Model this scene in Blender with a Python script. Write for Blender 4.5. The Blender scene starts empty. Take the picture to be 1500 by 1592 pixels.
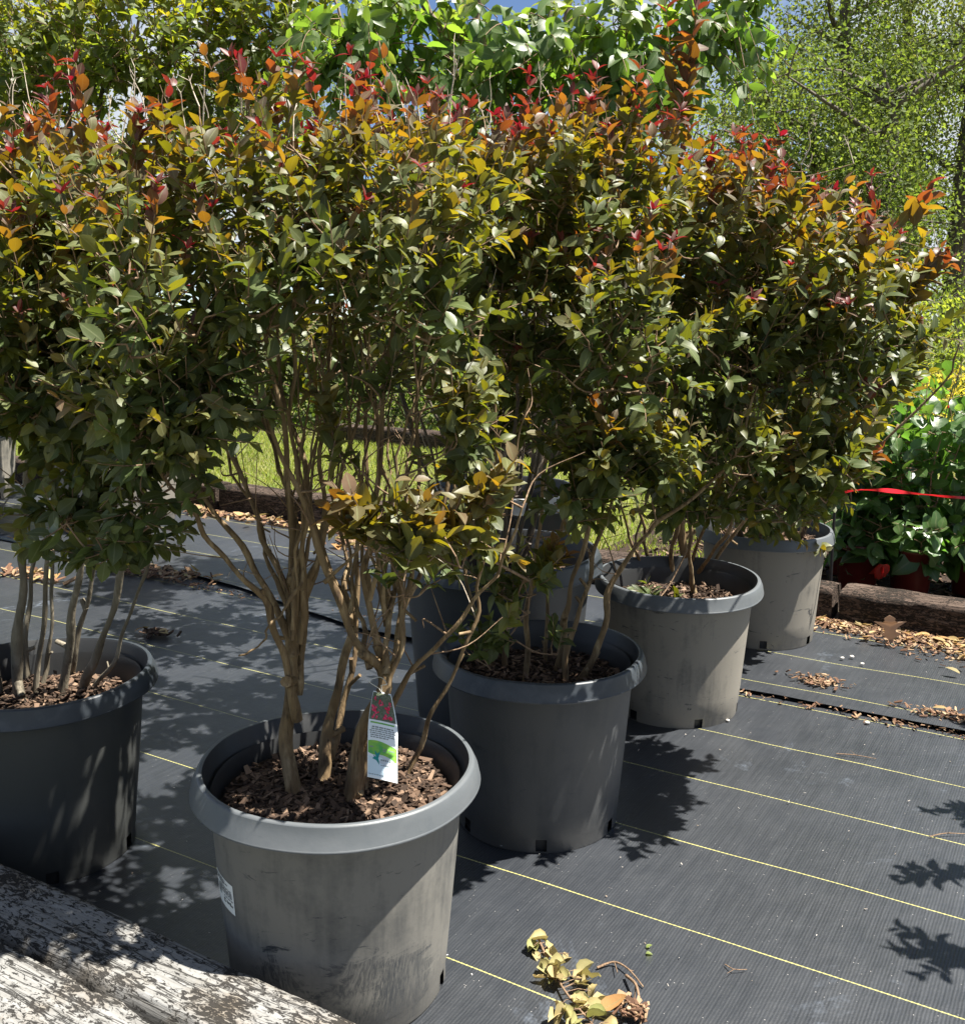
import bpy, math, random
import numpy as np
from mathutils import Vector, Matrix, noise as mnoise
R = math.radians
scene = bpy.context.scene
col = scene.collection

# ------------------------------------------------------------------ camera
F_PX, PITCH, ROLL, CAM_H = 1614.06, 0.130822, 0.00632, 1.4417      # solved from the pots and the fabric threads
PPX, PPY, IW, IH = 750.0, 700.0, 1500.0, 1592.0
_cp, _sp, _cr, _sr = math.cos(PITCH), math.sin(PITCH), math.cos(ROLL), math.sin(ROLL)
FW = np.array([0, _cp, -_sp]); _up = np.array([0, _sp, _cp]); _rt = np.array([1.0, 0, 0])
RT = _cr * _rt + _sr * _up; UP = -_sr * _rt + _cr * _up
cam = bpy.data.cameras.new('camera'); camo = bpy.data.objects.new('camera', cam); col.objects.link(camo)
camo.matrix_world = Matrix(((RT[0], UP[0], -FW[0], 0), (RT[1], UP[1], -FW[1], 0), (RT[2], UP[2], -FW[2], CAM_H), (0, 0, 0, 1)))
cam.sensor_fit = 'HORIZONTAL'; cam.sensor_width = 36.0; cam.lens = 36.0 * F_PX / IW
cam.shift_y = (PPY - IH / 2) / IW
cam.clip_start = 0.05; cam.clip_end = 2000
scene.camera = camo

# ------------------------------------------------------------------ sky and sun
SUN_AZ, SUN_EL = R(-7), R(65)
SUN = Vector((math.cos(SUN_EL) * math.cos(SUN_AZ), math.cos(SUN_EL) * math.sin(SUN_AZ), math.sin(SUN_EL)))
w = bpy.data.worlds.new('World'); scene.world = w; w.use_nodes = True
wn, wl = w.node_tree.nodes, w.node_tree.links; wn.clear()
wo = wn.new('ShaderNodeOutputWorld'); bg = wn.new('ShaderNodeBackground'); sky = wn.new('ShaderNodeTexSky')
sky.sky_type = 'NISHITA'; sky.sun_disc = False; sky.sun_elevation = SUN_EL
sky.air_density = .75; sky.dust_density = .2; sky.ozone_density = 2.0; sky.altitude = 2200
sky.sun_rotation = math.atan2(SUN.x, SUN.y)
wtc = wn.new('ShaderNodeTexCoord'); wno = wn.new('ShaderNodeTexNoise'); wrp = wn.new('ShaderNodeValToRGB'); wmx = wn.new('ShaderNodeMix')
wno.inputs['Scale'].default_value = 3.2; wno.inputs['Detail'].default_value = 7; wno.inputs['Roughness'].default_value = .6
wrp.color_ramp.elements[0].position = .46; wrp.color_ramp.elements[1].position = .60
wmx.data_type = 'RGBA'; wmx.inputs['B'].default_value = (4.6, 4.9, 5.3, 1)
wl.new(wtc.outputs['Generated'], wno.inputs['Vector']); wl.new(wno.outputs['Fac'], wrp.inputs['Fac'])
wl.new(wrp.outputs['Color'], wmx.inputs['Factor']); wl.new(sky.outputs['Color'], wmx.inputs['A'])
wl.new(wmx.outputs['Result'], bg.inputs['Color']); bg.inputs['Strength'].default_value = 0.05
wl.new(bg.outputs['Background'], wo.inputs['Surface'])
sl = bpy.data.lights.new('sun', 'SUN'); sl.energy = 5.0; sl.angle = R(0.53); sl.color = (1.0, .95, .86)
so = bpy.data.objects.new('sun', sl); col.objects.link(so)
so.rotation_euler = (-SUN).to_track_quat('-Z', 'Y').to_euler(); so.location = (4, -2, 12)
scene.view_settings.view_transform = 'Standard'; scene.view_settings.look = 'None'
scene.view_settings.exposure = 1.75; scene.view_settings.gamma = 1
scene.cycles.max_bounces = 8; scene.cycles.transmission_bounces = 5; scene.cycles.diffuse_bounces = 4; scene.cycles.transparent_max_bounces = 4
scene.cycles.use_denoising = True

# ------------------------------------------------------------------ helpers
TH = 0.54545
NV = np.array([math.sin(TH), math.cos(TH), 0]); TV = np.array([math.cos(TH), -math.sin(TH), 0])   # across / along the fabric threads
def nt(n, t, z=0.0): return NV * n + TV * t + np.array([0, 0, z])
def ray(px, py): return FW + RT * ((px - PPX) / F_PX) + UP * ((PPY - py) / F_PX)
def at(px, py, Y):
    d = ray(px, py); return np.array([0, 0, CAM_H]) + d * (Y / d[1])
def on(px, py, z=0.0):
    d = ray(px, py); return np.array([0, 0, CAM_H]) + d * ((z - CAM_H) / d[2])
def tag(o, label=None, cat=None, group=None, kind=None):
    for k, v in (('label', label), ('category', cat), ('group', group), ('kind', kind)):
        if v: o[k] = v
    return o
def empty(name, loc):
    o = bpy.data.objects.new(name, None); col.objects.link(o); o.location = loc; o.empty_display_size = .1
    return o
class MB:
    """collects quads/tris as arrays, with per-vertex float attributes, and links them as one mesh object"""
    def __init__(s): s.v = []; s.f = []; s.n = 0; s.at = {}; s.sm = []; s.mi = []
    def add(s, v, f, smooth=True, mi=0, **at):
        v = np.asarray(v, float).reshape(-1, 3); k = len(v)
        if not k: return
        s.v.append(v); s.f.append(np.asarray(f, int) + s.n); s.sm.append(np.full(len(f), smooth)); s.mi.append(np.full(len(f), mi))
        for a, x in at.items(): s.at.setdefault(a, []).append((s.n, np.broadcast_to(np.asarray(x, float), (k,))))
        s.n += k
    def build(s, name, mat, parent=None, origin=None, local=False):
        V = np.concatenate(s.v)
        o0 = np.zeros(3)
        if not local:
            if parent is not None: o0 = np.array(parent.location)
            elif origin is not None: o0 = np.array(origin)
            V = V - o0
        me = bpy.data.meshes.new(name)
        me.vertices.add(len(V)); me.vertices.foreach_set('co', V.astype(np.float32).ravel())
        tot = np.concatenate([np.full(len(f), f.shape[1]) for f in s.f]); idx = np.concatenate([f.ravel() for f in s.f])
        me.loops.add(len(idx)); me.loops.foreach_set('vertex_index', idx.astype(np.int32))
        me.polygons.add(len(tot)); st = np.zeros(len(tot), int); st[1:] = np.cumsum(tot)[:-1]
        me.polygons.foreach_set('loop_start', st.astype(np.int32))
        me.polygons.foreach_set('use_smooth', np.concatenate(s.sm)); me.polygons.foreach_set('material_index', np.concatenate(s.mi).astype(np.int32))
        for a, ch in s.at.items():
            x = np.zeros(len(V), np.float32)
            for st_, val in ch: x[st_:st_ + len(val)] = val
            A = me.attributes.new(a, 'FLOAT', 'POINT'); A.data.foreach_set('value', x)
        me.update(calc_edges=True); me.validate()
        for m in (mat if isinstance(mat, (list, tuple)) else [mat]): me.materials.append(m)
        o = bpy.data.objects.new(name, me); col.objects.link(o)
        if parent is not None: o.parent = parent
        elif origin is not None: o.location = origin
        return o
def smooth_line(P, k=5):
    P = np.asarray(P, float)
    if len(P) < 3: return np.linspace(P[0], P[-1], k + 1)
    Q = np.vstack([2 * P[0] - P[1], P, 2 * P[-1] - P[-2]]); out = []
    for i in range(1, len(Q) - 2):
        a, b, c, d = Q[i - 1], Q[i], Q[i + 1], Q[i + 2]
        for t in np.arange(k) / k:
            out.append(.5 * ((2 * b) + (c - a) * t + (2 * a - 5 * b + 4 * c - d) * t * t + (3 * b - a - 3 * c + d) * t ** 3))
    out.append(P[-1]); return np.array(out)
def tube(mb, P, r0, r1, sides=8, knob=0.0, rng=None, cap=True, **at):
    P = np.asarray(P, float); n = len(P)
    r = np.linspace(r0, r1, n) if np.isscalar(r0) else np.asarray(r0)
    T = np.gradient(P, axis=0); T /= np.linalg.norm(T, axis=1, keepdims=True) + 1e-12
    a = np.array([1.0, 0, 0]) if abs(T[0][0]) < .9 else np.array([0, 1.0, 0])
    ang = np.arange(sides) * 2 * math.pi / sides; ca, sa = np.cos(ang)[:, None], np.sin(ang)[:, None]
    V = np.zeros((n, sides, 3))
    for i in range(n):
        a = a - T[i] * (a @ T[i]); a /= np.linalg.norm(a); b = np.cross(T[i], a)
        rr = r[i] * (1 + (knob * (rng.random((sides, 1)) - .5) if knob else 0))
        V[i] = P[i] + rr * (ca * a + sa * b)
    i = np.arange(n - 1)[:, None] * sides; j = np.arange(sides)[None]; j2 = (j + 1) % sides
    F = np.stack([i + j, i + j2, i + sides + j2, i + sides + j], -1).reshape(-1, 4)
    mb.add(V.reshape(-1, 3), F, **at)
    if cap and sides == 8: mb.add(V[-1], [[0, 1, 2, 3], [0, 3, 4, 7], [4, 5, 6, 7]], **at)
ROWS = {'hi': ([0, .14, .38, .66, .88, 1], [.03, .32, .5, .46, .20, .015]), 'mid': ([0, .2, .45, .72, 1], [.04, .40, .5, .36, .02]), 'lo': ([0, .48, 1], [.04, .5, .02]), 'wide': ([0, .1, .35, .65, .88, 1], [.06, .36, .52, .42, .2, .02])}
def unit(a): return a / (np.linalg.norm(a, axis=-1, keepdims=True) + 1e-12)
def leaves(mb, P, D, N, L, W, age, rnd, curl=.22, fold=.25, rows='hi', wavy=0.0, rng=None):
    P, D, N = (np.asarray(x, float).reshape(-1, 3) for x in (P, D, N)); k = len(P)
    if not k: return
    D = unit(D); N = unit(N - D * (N * D).sum(1, keepdims=True)); S = np.cross(D, N)
    L = np.broadcast_to(np.asarray(L, float), (k,)); W = np.broadcast_to(np.asarray(W, float), (k,))
    curl = np.broadcast_to(np.asarray(curl, float), (k,)); fold = np.broadcast_to(np.asarray(fold, float), (k,))
    t, wd = (np.array(x) for x in ROWS[rows]); m = len(t); u = np.array([-1.0, 0, 1])
    along = L[:, None] * t[None]
    V = P[:, None, None] + D[:, None, None] * along[..., None, None] + S[:, None, None] * ((L * W)[:, None] * wd[None])[..., None, None] * u[None, None, :, None]
    lift = ((fold * L * W)[:, None] * wd[None])[..., None] * np.abs(u) - ((curl * L)[:, None] * (t ** 2)[None])[..., None]
    if wavy: lift = lift + wavy * L[:, None, None] * (rng.random((k, m, 3)) - .5)
    V = V + N[:, None, None] * lift[..., None]
    q = []
    for i in range(m - 1):
        for j in range(2): q.append([i * 3 + j, i * 3 + j + 1, i * 3 + j + 4, i * 3 + j + 3])
    Fq = (np.arange(k)[:, None, None] * (m * 3) + np.array(q)[None]).reshape(-1, 4)
    rep = lambda x: np.repeat(np.broadcast_to(np.asarray(x, float), (k,)), m * 3)
    mb.add(V.reshape(-1, 3), Fq, age=rep(age), rnd=rep(rnd), lu=np.tile(np.tile(u, m), k))

# ------------------------------------------------------------------ materials
def new_mat(name):
    m = bpy.data.materials.new(name); m.use_nodes = True; nd = m.node_tree.nodes; nd.clear()
    return m, nd, m.node_tree.links
class NG:
    def __init__(s, name):
        s.m, s.nd, s.lk = new_mat(name); s.out = s.nd.new('ShaderNodeOutputMaterial')
    def n(s, t, **ins):
        x = s.nd.new('ShaderNode' + t)
        for k, v in ins.items(): s.set(x, k, v)
        return x
    def set(s, x, k, v):
        k = int(k[1:]) if k[0] == '_' else k.replace('__', ' ')
        i = x.inputs[k]
        if hasattr(v, 'is_linked') or hasattr(v, 'links'): s.lk.new(v, i)
        else: i.default_value = v
    def attr(s, a): x = s.nd.new('ShaderNodeAttribute'); x.attribute_name = a; return x.outputs['Fac']
    def math(s, op, a, b=0.0, c=None, clamp=False):
        x = s.nd.new('ShaderNodeMath'); x.operation = op; x.use_clamp = clamp; s.set(x, '_0', a); s.set(x, '_1', b)
        if c is not None: s.set(x, '_2', c)
        return x.outputs[0]
    def ramp(s, fac, stops, interp='LINEAR'):
        x = s.nd.new('ShaderNodeValToRGB'); cr = x.color_ramp; cr.interpolation = interp
        while len(cr.elements) < len(stops): cr.elements.new(.5)
        for e, (p, c) in zip(cr.elements, stops):
            e.position = p; e.color = (c, c, c, 1) if np.isscalar(c) else (*c, 1)
        s.lk.new(fac, x.inputs['Fac']); return x.outputs['Color']
    def mix(s, fac, a, b, blend='MIX'):
        x = s.nd.new('ShaderNodeMix'); x.data_type = 'RGBA'; x.blend_type = blend
        for k, v in (('Factor', fac), ('A', a), ('B', b)):
            i = [q for q in x.inputs if q.name == k and (q.type == 'RGBA' or k == 'Factor' and q.type == 'VALUE')][0]
            if hasattr(v, 'links'): s.lk.new(v, i)
            else: i.default_value = v if k == 'Factor' else ((v, v, v, 1) if np.isscalar(v) else (*v, 1))
        return [q for q in x.outputs if q.type == 'RGBA'][0]
    def coord(s, scale=(1, 1, 1), kind='Object', rot=(0, 0, 0)):
        t = s.nd.new('ShaderNodeTexCoord'); m = s.nd.new('ShaderNodeMapping'); m.inputs['Scale'].default_value = scale; m.inputs['Rotation'].default_value = rot
        s.lk.new(t.outputs[kind], m.inputs['Vector']); return m.outputs['Vector']
    def noise(s, vec, scale, detail=4, rough=.55, dist=0.0):
        x = s.nd.new('ShaderNodeTexNoise'); s.lk.new(vec, x.inputs['Vector'])
        x.inputs['Scale'].default_value = scale; x.inputs['Detail'].default_value = detail; x.inputs['Roughness'].default_value = rough; x.inputs['Distortion'].default_value = dist
        return x.outputs['Fac']
    def bump(s, h, strength=.3, dist=.01, normal=None):
        x = s.nd.new('ShaderNodeBump'); x.inputs['Strength'].default_value = strength; x.inputs['Distance'].default_value = dist; s.lk.new(h, x.inputs['Height'])
        if normal is not None: s.lk.new(normal, x.inputs['Normal'])
        return x.outputs['Normal']
    def pbr(s, base, rough=.6, spec=.5, normal=None):
        p = s.nd.new('ShaderNodeBsdfPrincipled')
        for k, v in (('Base Color', base), ('Roughness', rough), ('Specular IOR Level', spec)):
            if hasattr(v, 'links'): s.lk.new(v, p.inputs[k])
            else: p.inputs[k].default_value = (*v, 1) if k == 'Base Color' else v
        if normal is not None: s.lk.new(normal, p.inputs['Normal'])
        return p.outputs['BSDF']
    def done(s, sh): s.lk.new(sh, s.out.inputs['Surface']); return s.m

def leaf_mat(name, refl, trans, rough=.36, fac=.42, spec=.5, rib=True):
    g = NG(name); age = g.attr('age'); rnd = g.attr('rnd')
    a = g.ramp(age, refl); t = g.ramp(age, trans)
    val = g.math('MULTIPLY_ADD', rnd, .7, .65)
    cv = g.nd.new('ShaderNodeCombineColor')
    for i in range(3): g.lk.new(val, cv.inputs[i])
    a = g.mix(1.0, a, cv.outputs[0], 'MULTIPLY'); t = g.mix(1.0, t, cv.outputs[0], 'MULTIPLY')
    no = g.noise(g.coord(), 55, 3); a = g.mix(g.math('MULTIPLY', no, .35), a, (.10, .11, .06))
    if rib:
        lu = g.math('ABSOLUTE', g.attr('lu')); rb = g.math('LESS_THAN', lu, .09)
        a = g.mix(g.math('MULTIPLY', rb, .45), a, (.22, .24, .12))
    p = g.pbr(a, g.math('MULTIPLY_ADD', no, .25, rough - .1), spec, g.bump(no, .15, .004))
    tr = g.n('BsdfTranslucent', Color=t); mx = g.n('MixShader', _0=fac, _1=p, _2=tr.outputs[0])
    return g.done(mx.outputs[0])
M = {}
M['crape'] = leaf_mat('crape_leaf', [(0, (.060, .092, .028)), (.3, (.105, .112, .036)), (.55, (.125, .080, .048)), (.8, (.125, .036, .036)), (1, (.13, .008, .018))],
                      [(0, (.10, .14, .010)), (.25, (.32, .28, .007)), (.5, (.36, .20, .008)), (.72, (.30, .070, .010)), (.88, (.26, .018, .016)), (1, (.24, .006, .016))], .44, .37, .40)
M['green'] = leaf_mat('broad_green_leaf', [(0, (.05, .10, .03)), (.5, (.085, .14, .035)), (1, (.15, .19, .05))], [(0, (.15, .30, .025)), (.5, (.28, .44, .035)), (1, (.46, .52, .05))], .42, .42)
M['olive'] = leaf_mat('olive_leaf', [(0, (.045, .08, .02)), (.5, (.085, .11, .02)), (.8, (.14, .11, .025)), (1, (.19, .08, .02))], [(0, (.20, .30, .02)), (.5, (.42, .42, .015)), (.8, (.55, .36, .02)), (1, (.62, .24, .02))], .42, .46)
M['hibiscus'] = leaf_mat('hibiscus_leaf', [(0, (.035, .085, .022)), (.5, (.06, .13, .03)), (1, (.13, .19, .05))], [(0, (.12, .30, .03)), (.5, (.24, .44, .04)), (1, (.45, .6, .08))], .34, .36)
M['shrub'] = leaf_mat('shrub_leaf', [(0, (.07, .11, .02)), (.5, (.14, .18, .03)), (1, (.30, .26, .03))], [(0, (.25, .38, .03)), (.5, (.5, .55, .05)), (1, (.75, .62, .05))], .6, .45, .3, False)
M['wood_leaf'] = leaf_mat('tree_leaf', [(0, (.055, .09, .03)), (.5, (.15, .19, .055)), (1, (.27, .26, .09))], [(0, (.12, .20, .02)), (.5, (.27, .34, .04)), (1, (.42, .40, .07))], .65, .45, .25, False)
M['dry'] = leaf_mat('dry_leaf', [(0, (.17, .19, .06)), (.5, (.38, .30, .14)), (1, (.36, .17, .06))], [(0, (.25, .25, .06)), (.5, (.5, .38, .14)), (1, (.4, .18, .05))], .6, .22, .3)
M['oak'] = leaf_mat('oak_leaf', [(0, (.34, .22, .16)), (1, (.40, .27, .20))], [(0, (.3, .16, .08)), (1, (.3, .16, .08))], .5, .2, .3)
M['red_petal'] = leaf_mat('red_petal', [(0, (.45, .015, .012)), (1, (.5, .02, .015))], [(0, (.7, .02, .02)), (1, (.7, .02, .02))], .55, .4, .3)
M['grass'] = leaf_mat('grass_blade', [(0, (.15, .22, .035)), (.5, (.22, .27, .05)), (1, (.34, .30, .10))], [(0, (.3, .45, .04)), (.5, (.45, .52, .06)), (1, (.5, .45, .12))], .55, .4, .3, False)
def bark(name, c0, c1, c2, sc=30, rough=.75):
    g = NG(name); v = g.coord((1, 1, .16)); v2 = g.coord()
    a = g.noise(v, sc, 5, .6, .6); b = g.noise(v2, sc * .45, 4, .6)
    c = g.ramp(a, [(.32, c0), (.5, c1), (.68, c2)]); c = g.mix(g.ramp(b, [(.42, 0), (.62, .75)]), c, c1)
    fl = g.noise(v, sc * 2.3, 3); c = g.mix(g.ramp(fl, [(.62, 0), (.70, .7)]), c, tuple(x * .35 for x in c0))
    return g.done(g.pbr(c, rough, .3, g.bump(g.math('ADD', a, g.math('MULTIPLY', fl, .6)), .9, .007)))
M['bark'] = bark('crape_bark', (.055, .035, .02), (.16, .108, .055), (.33, .25, .145), 42)
M['bark_grey'] = bark('grey_crape_bark', (.065, .057, .042), (.145, .125, .092), (.27, .24, .185), 30)
M['bark_dark'] = bark('dark_bark', (.045, .036, .03), (.085, .07, .055), (.14, .12, .095), 20)
M['bark_tree'] = bark('tree_bark', (.09, .065, .045), (.16, .12, .085), (.24, .19, .14), 14)
M['twig'] = bark('twig_bark', (.12, .075, .045), (.20, .13, .08), (.30, .22, .14), 60)
M['dead_twig'] = bark('dead_twig_bark', (.32, .26, .2), (.45, .38, .30), (.58, .52, .43), 60)

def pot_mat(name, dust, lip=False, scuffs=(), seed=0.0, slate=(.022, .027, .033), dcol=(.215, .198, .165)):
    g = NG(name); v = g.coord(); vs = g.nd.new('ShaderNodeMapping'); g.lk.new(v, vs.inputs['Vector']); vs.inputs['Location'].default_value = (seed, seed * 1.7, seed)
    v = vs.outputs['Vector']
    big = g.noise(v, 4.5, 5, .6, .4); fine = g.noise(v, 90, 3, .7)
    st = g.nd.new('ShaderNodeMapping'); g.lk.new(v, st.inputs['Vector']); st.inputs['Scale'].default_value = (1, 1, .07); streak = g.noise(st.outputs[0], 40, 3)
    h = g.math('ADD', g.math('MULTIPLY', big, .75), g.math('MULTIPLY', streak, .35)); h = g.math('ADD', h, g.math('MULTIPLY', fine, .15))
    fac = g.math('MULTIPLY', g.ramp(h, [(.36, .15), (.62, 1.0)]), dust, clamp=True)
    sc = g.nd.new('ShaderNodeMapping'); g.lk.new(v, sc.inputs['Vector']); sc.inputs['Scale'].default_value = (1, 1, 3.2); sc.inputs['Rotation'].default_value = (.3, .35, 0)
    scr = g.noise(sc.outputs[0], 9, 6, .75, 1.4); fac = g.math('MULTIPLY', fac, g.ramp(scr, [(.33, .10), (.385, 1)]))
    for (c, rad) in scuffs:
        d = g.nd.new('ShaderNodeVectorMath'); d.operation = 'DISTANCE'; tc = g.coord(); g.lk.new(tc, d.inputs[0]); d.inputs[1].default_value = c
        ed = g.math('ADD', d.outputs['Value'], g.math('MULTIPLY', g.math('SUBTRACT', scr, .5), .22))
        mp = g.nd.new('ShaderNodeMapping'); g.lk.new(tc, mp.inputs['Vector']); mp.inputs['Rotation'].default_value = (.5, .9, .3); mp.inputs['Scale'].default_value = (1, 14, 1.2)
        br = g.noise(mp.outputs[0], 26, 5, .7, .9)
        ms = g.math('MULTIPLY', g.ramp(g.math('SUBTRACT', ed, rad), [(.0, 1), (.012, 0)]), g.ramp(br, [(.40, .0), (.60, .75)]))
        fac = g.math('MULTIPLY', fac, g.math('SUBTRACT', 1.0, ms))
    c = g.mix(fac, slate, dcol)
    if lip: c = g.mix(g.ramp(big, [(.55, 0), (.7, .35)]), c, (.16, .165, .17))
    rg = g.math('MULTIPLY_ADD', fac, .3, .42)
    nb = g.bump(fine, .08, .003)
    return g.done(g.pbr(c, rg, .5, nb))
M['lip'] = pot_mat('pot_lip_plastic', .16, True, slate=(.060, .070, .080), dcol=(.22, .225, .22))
M['lip_shaded'] = pot_mat('pot_lip_shaded_plastic', .10, True, slate=(.018, .024, .032), dcol=(.10, .105, .105))  # darker lip copy, the shade on these rims put into its colour
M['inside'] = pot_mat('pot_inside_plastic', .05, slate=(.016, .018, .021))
def plain(name, c, rough=.6, spec=.4, nz=0, sc=40, c2=None):
    g = NG(name)
    if nz:
        no = g.noise(g.coord(), sc, 4); cc = g.mix(g.ramp(no, [(.35, 0), (.65, 1)]), c, c2 or tuple(x * (1 - nz) for x in c)); return g.done(g.pbr(cc, rough, spec, g.bump(no, .2, .004)))
    return g.done(g.pbr(c, rough, spec))
def chip_mat(name, stops):
    g = NG(name); c = g.ramp(g.attr('rnd'), stops); no = g.noise(g.coord(), 160, 3); c = g.mix(g.math('MULTIPLY', no, .4), c, (.05, .03, .02))
    return g.done(g.pbr(c, .8, .25, g.bump(no, .3, .003)))
M['soil'] = plain('dark_soil', (.035, .022, .015), .9, .2, .5, 70)
M['chips'] = chip_mat('bark_chips', [(0, (.016, .011, .008)), (.45, (.055, .035, .024)), (.8, (.13, .082, .054)), (1, (.27, .185, .125))])
M['litter'] = chip_mat('leaf_litter_bits', [(0, (.07, .036, .022)), (.4, (.17, .092, .055)), (.75, (.29, .19, .11)), (1, (.42, .32, .20))])
M['grit'] = chip_mat('grit_bits', [(0, (.25, .2, .15)), (.6, (.45, .42, .38)), (1, (.7, .68, .64))])

# ------------------------------------------------------------------ ground, fabric, lawn
def fabric_mat():
    g = NG('weed_barrier_fabric'); tc = g.nd.new('ShaderNodeTexCoord')      # object x runs along the threads, y across them
    sx = g.nd.new('ShaderNodeSeparateXYZ'); g.lk.new(tc.outputs['Object'], sx.inputs[0]); X, Y = sx.outputs[0], sx.outputs[1]
    v = tc.outputs['Object']
    big = g.noise(v, 1.3, 5, .6); mid = g.noise(v, 9, 5, .65); fine = g.noise(v, 260, 2, .6)
    rib = g.math('SINE', g.math('MULTIPLY', g.math('ADD', X, g.math('MULTIPLY', mid, .006)), 2 * math.pi / .0075)); rib2 = g.math('SINE', g.math('MULTIPLY', Y, 2 * math.pi / .004))
    st = g.nd.new('ShaderNodeMapping'); g.lk.new(v, st.inputs['Vector']); st.inputs['Scale'].default_value = (1, .04, 1); run = g.noise(st.outputs[0], 120, 3, .6)
    base = g.mix(g.ramp(big, [(.35, 0), (.7, 1)]), (.008, .0105, .0145), (.017, .0205, .027))
    base = g.mix(g.math('MULTIPLY', g.ramp(run, [(.40, 0), (.62, 1)]), .35), base, (.036, .040, .047))
    base = g.mix(g.math('MULTIPLY', g.math('MULTIPLY_ADD', rib, .5, .5), .15), base, (.012, .0135, .016))
    du = g.ramp(g.noise(v, 1.9, 6, .72, .6), [(.60, 0), (.74, .75)]); du = g.math('MULTIPLY', du, g.ramp(g.noise(v, 38, 4, .7), [(.42, 0), (.62, 1)]))
    base = g.mix(du, base, (.16, .19, .24))
    sp = g.nd.new('ShaderNodeTexVoronoi'); g.lk.new(v, sp.inputs['Vector']); sp.inputs['Scale'].default_value = 60
    base = g.mix(g.math('MULTIPLY', g.math('LESS_THAN', sp.outputs['Distance'], .075), g.ramp(mid, [(.45, 0), (.6, .8)])), base, (.34, .33, .32))
    # the woven yellow threads, one every 0.39 m, with their braid
    k = g.math('FRACT', g.math('DIVIDE', g.math('SUBTRACT', Y, g.attr('off')), .38978)); d = g.math('MULTIPLY', g.math('ABSOLUTE', g.math('SUBTRACT', k, .5)), .38978)
    zz = g.math('MULTIPLY', g.math('SINE', g.math('MULTIPLY', X, 2 * math.pi / .012)), .0005)
    wear = g.noise(v, 2.4, 4, .7)
    th = g.math('LESS_THAN', g.math('ADD', d, zz), g.math('MULTIPLY_ADD', wear, .0022, .0006))
    base = g.mix(g.math('MULTIPLY', th, .95), base, (.36, .34, .12))
    hgt = g.math('ADD', g.math('MULTIPLY', rib, .35), g.math('ADD', g.math('MULTIPLY', rib2, .12), g.math('MULTIPLY', fine, .5))); hgt = g.math('ADD', hgt, g.math('MULTIPLY', th, 2.0))
    hb = g.bump(hgt, .30, .0012); hb = g.bump(mid, .12, .03, hb)
    return g.done(g.pbr(base, g.math('MULTIPLY_ADD', mid, .16, .36), 1.0, hb))
M['fabric'] = fabric_mat()
def sheet(n0, n1, t0, t1, z, dn, off, edge=None, name='ground_fabric'):
    mb = MB(); ns = np.arange(n0, n1 + 1e-6, dn); ts = np.arange(t0, t1 + 1e-6, .1); V = []
    for n in ns:
        for t in ts:
            nn, zz = n, z + .005 * mnoise.noise((n * 1.3, t * 1.1, z * 50)) + .0035 * mnoise.noise((n * 4, t * 3, 3)) + .004 * max(0, mnoise.noise((n * 2.1 + t * .7, t * .5 - n * .2, 8)) - .15)
            if edge and n <= ns[0] + 1e-6: nn = n + edge(t); zz += .006 + .010 * max(0, mnoise.noise((t * 2.2, 7.7, 0)))
            V.append((t, nn, zz))
    a, b = len(ns), len(ts); i = np.arange(a - 1)[:, None] * b; j = np.arange(b - 1)[None]
    mb.add(V, np.stack([i + j, i + j + 1, i + b + j + 1, i + b + j], -1).reshape(-1, 4), off=off)
    o = mb.build(name, M['fabric'], local=True); o.rotation_euler = (0, 0, -TH); tag(o, kind='structure')
    return o
gm = NG('soil_ground'); gv = gm.coord(); ga = gm.noise(gv, 2.5, 6, .7); gb = gm.noise(gv, 40, 4)
gc = gm.ramp(ga, [(.35, (.07, .05, .03)), (.5, (.12, .12, .045)), (.7, (.16, .17, .05))])
M['ground'] = gm.done(gm.pbr(gc, .9, .2, gm.bump(gb, .5, .02)))
mb = MB(); gx = np.linspace(-1, 1, 41); gx = np.sign(gx) * np.abs(gx) ** 2.2 * 400
V = [(x, y, -.012) for y in gx for x in gx]; i = np.arange(40)[:, None] * 41; j = np.arange(40)[None]
mb.add(V, np.stack([i + j, i + j + 1, i + 42 + j, i + 41 + j], -1).reshape(-1, 4)); tag(mb.build('ground', M['ground']), kind='structure')
sheet(-.3, 4.4, -7.0, 4.0, .006, .1, 3.175)
sheet(3.80, 5.6, -8.5, 4.0, .016, .1, 3.725, edge=lambda t: float(np.interp(t, [-8, -4.9, -3.8, -2.83, -2, -1.06, 3], [.3, .19, .05, -.19, -.12, 0, -.04])))

rng = np.random.default_rng(7)
def grass(name, n, area, hh, seed, z0=0.0):
    r = np.random.default_rng(seed); P = area(r, n); P[:, 2] = z0
    D = np.stack([r.normal(0, .45, n), r.normal(0, .45, n), np.ones(n)], 1); N = r.normal(size=(n, 3)); N[:, 2] = 0
    mb = MB(); leaves(mb, P, D, N, hh * (.5 + r.random(n)), .10 + .06 * r.random(n), np.clip(r.beta(1.6, 2.2, n), 0, 1), r.random(n), curl=.35 * r.random(n), rows='lo')
    return tag(mb.build(name, M['grass']), kind='stuff')
grass('lawn_grass', 60000, lambda r, n: NV * r.uniform(5.65, 9.2, (n, 1)) + TV * r.uniform(-11, -1.5, (n, 1)), .055, 3, -.01)
grass('meadow_grass', 30000, lambda r, n: NV * r.uniform(9.3, 17, (n, 1)) ** 1.0 + TV * r.uniform(-17, 3, (n, 1)), .09, 4, -.01)

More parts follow.
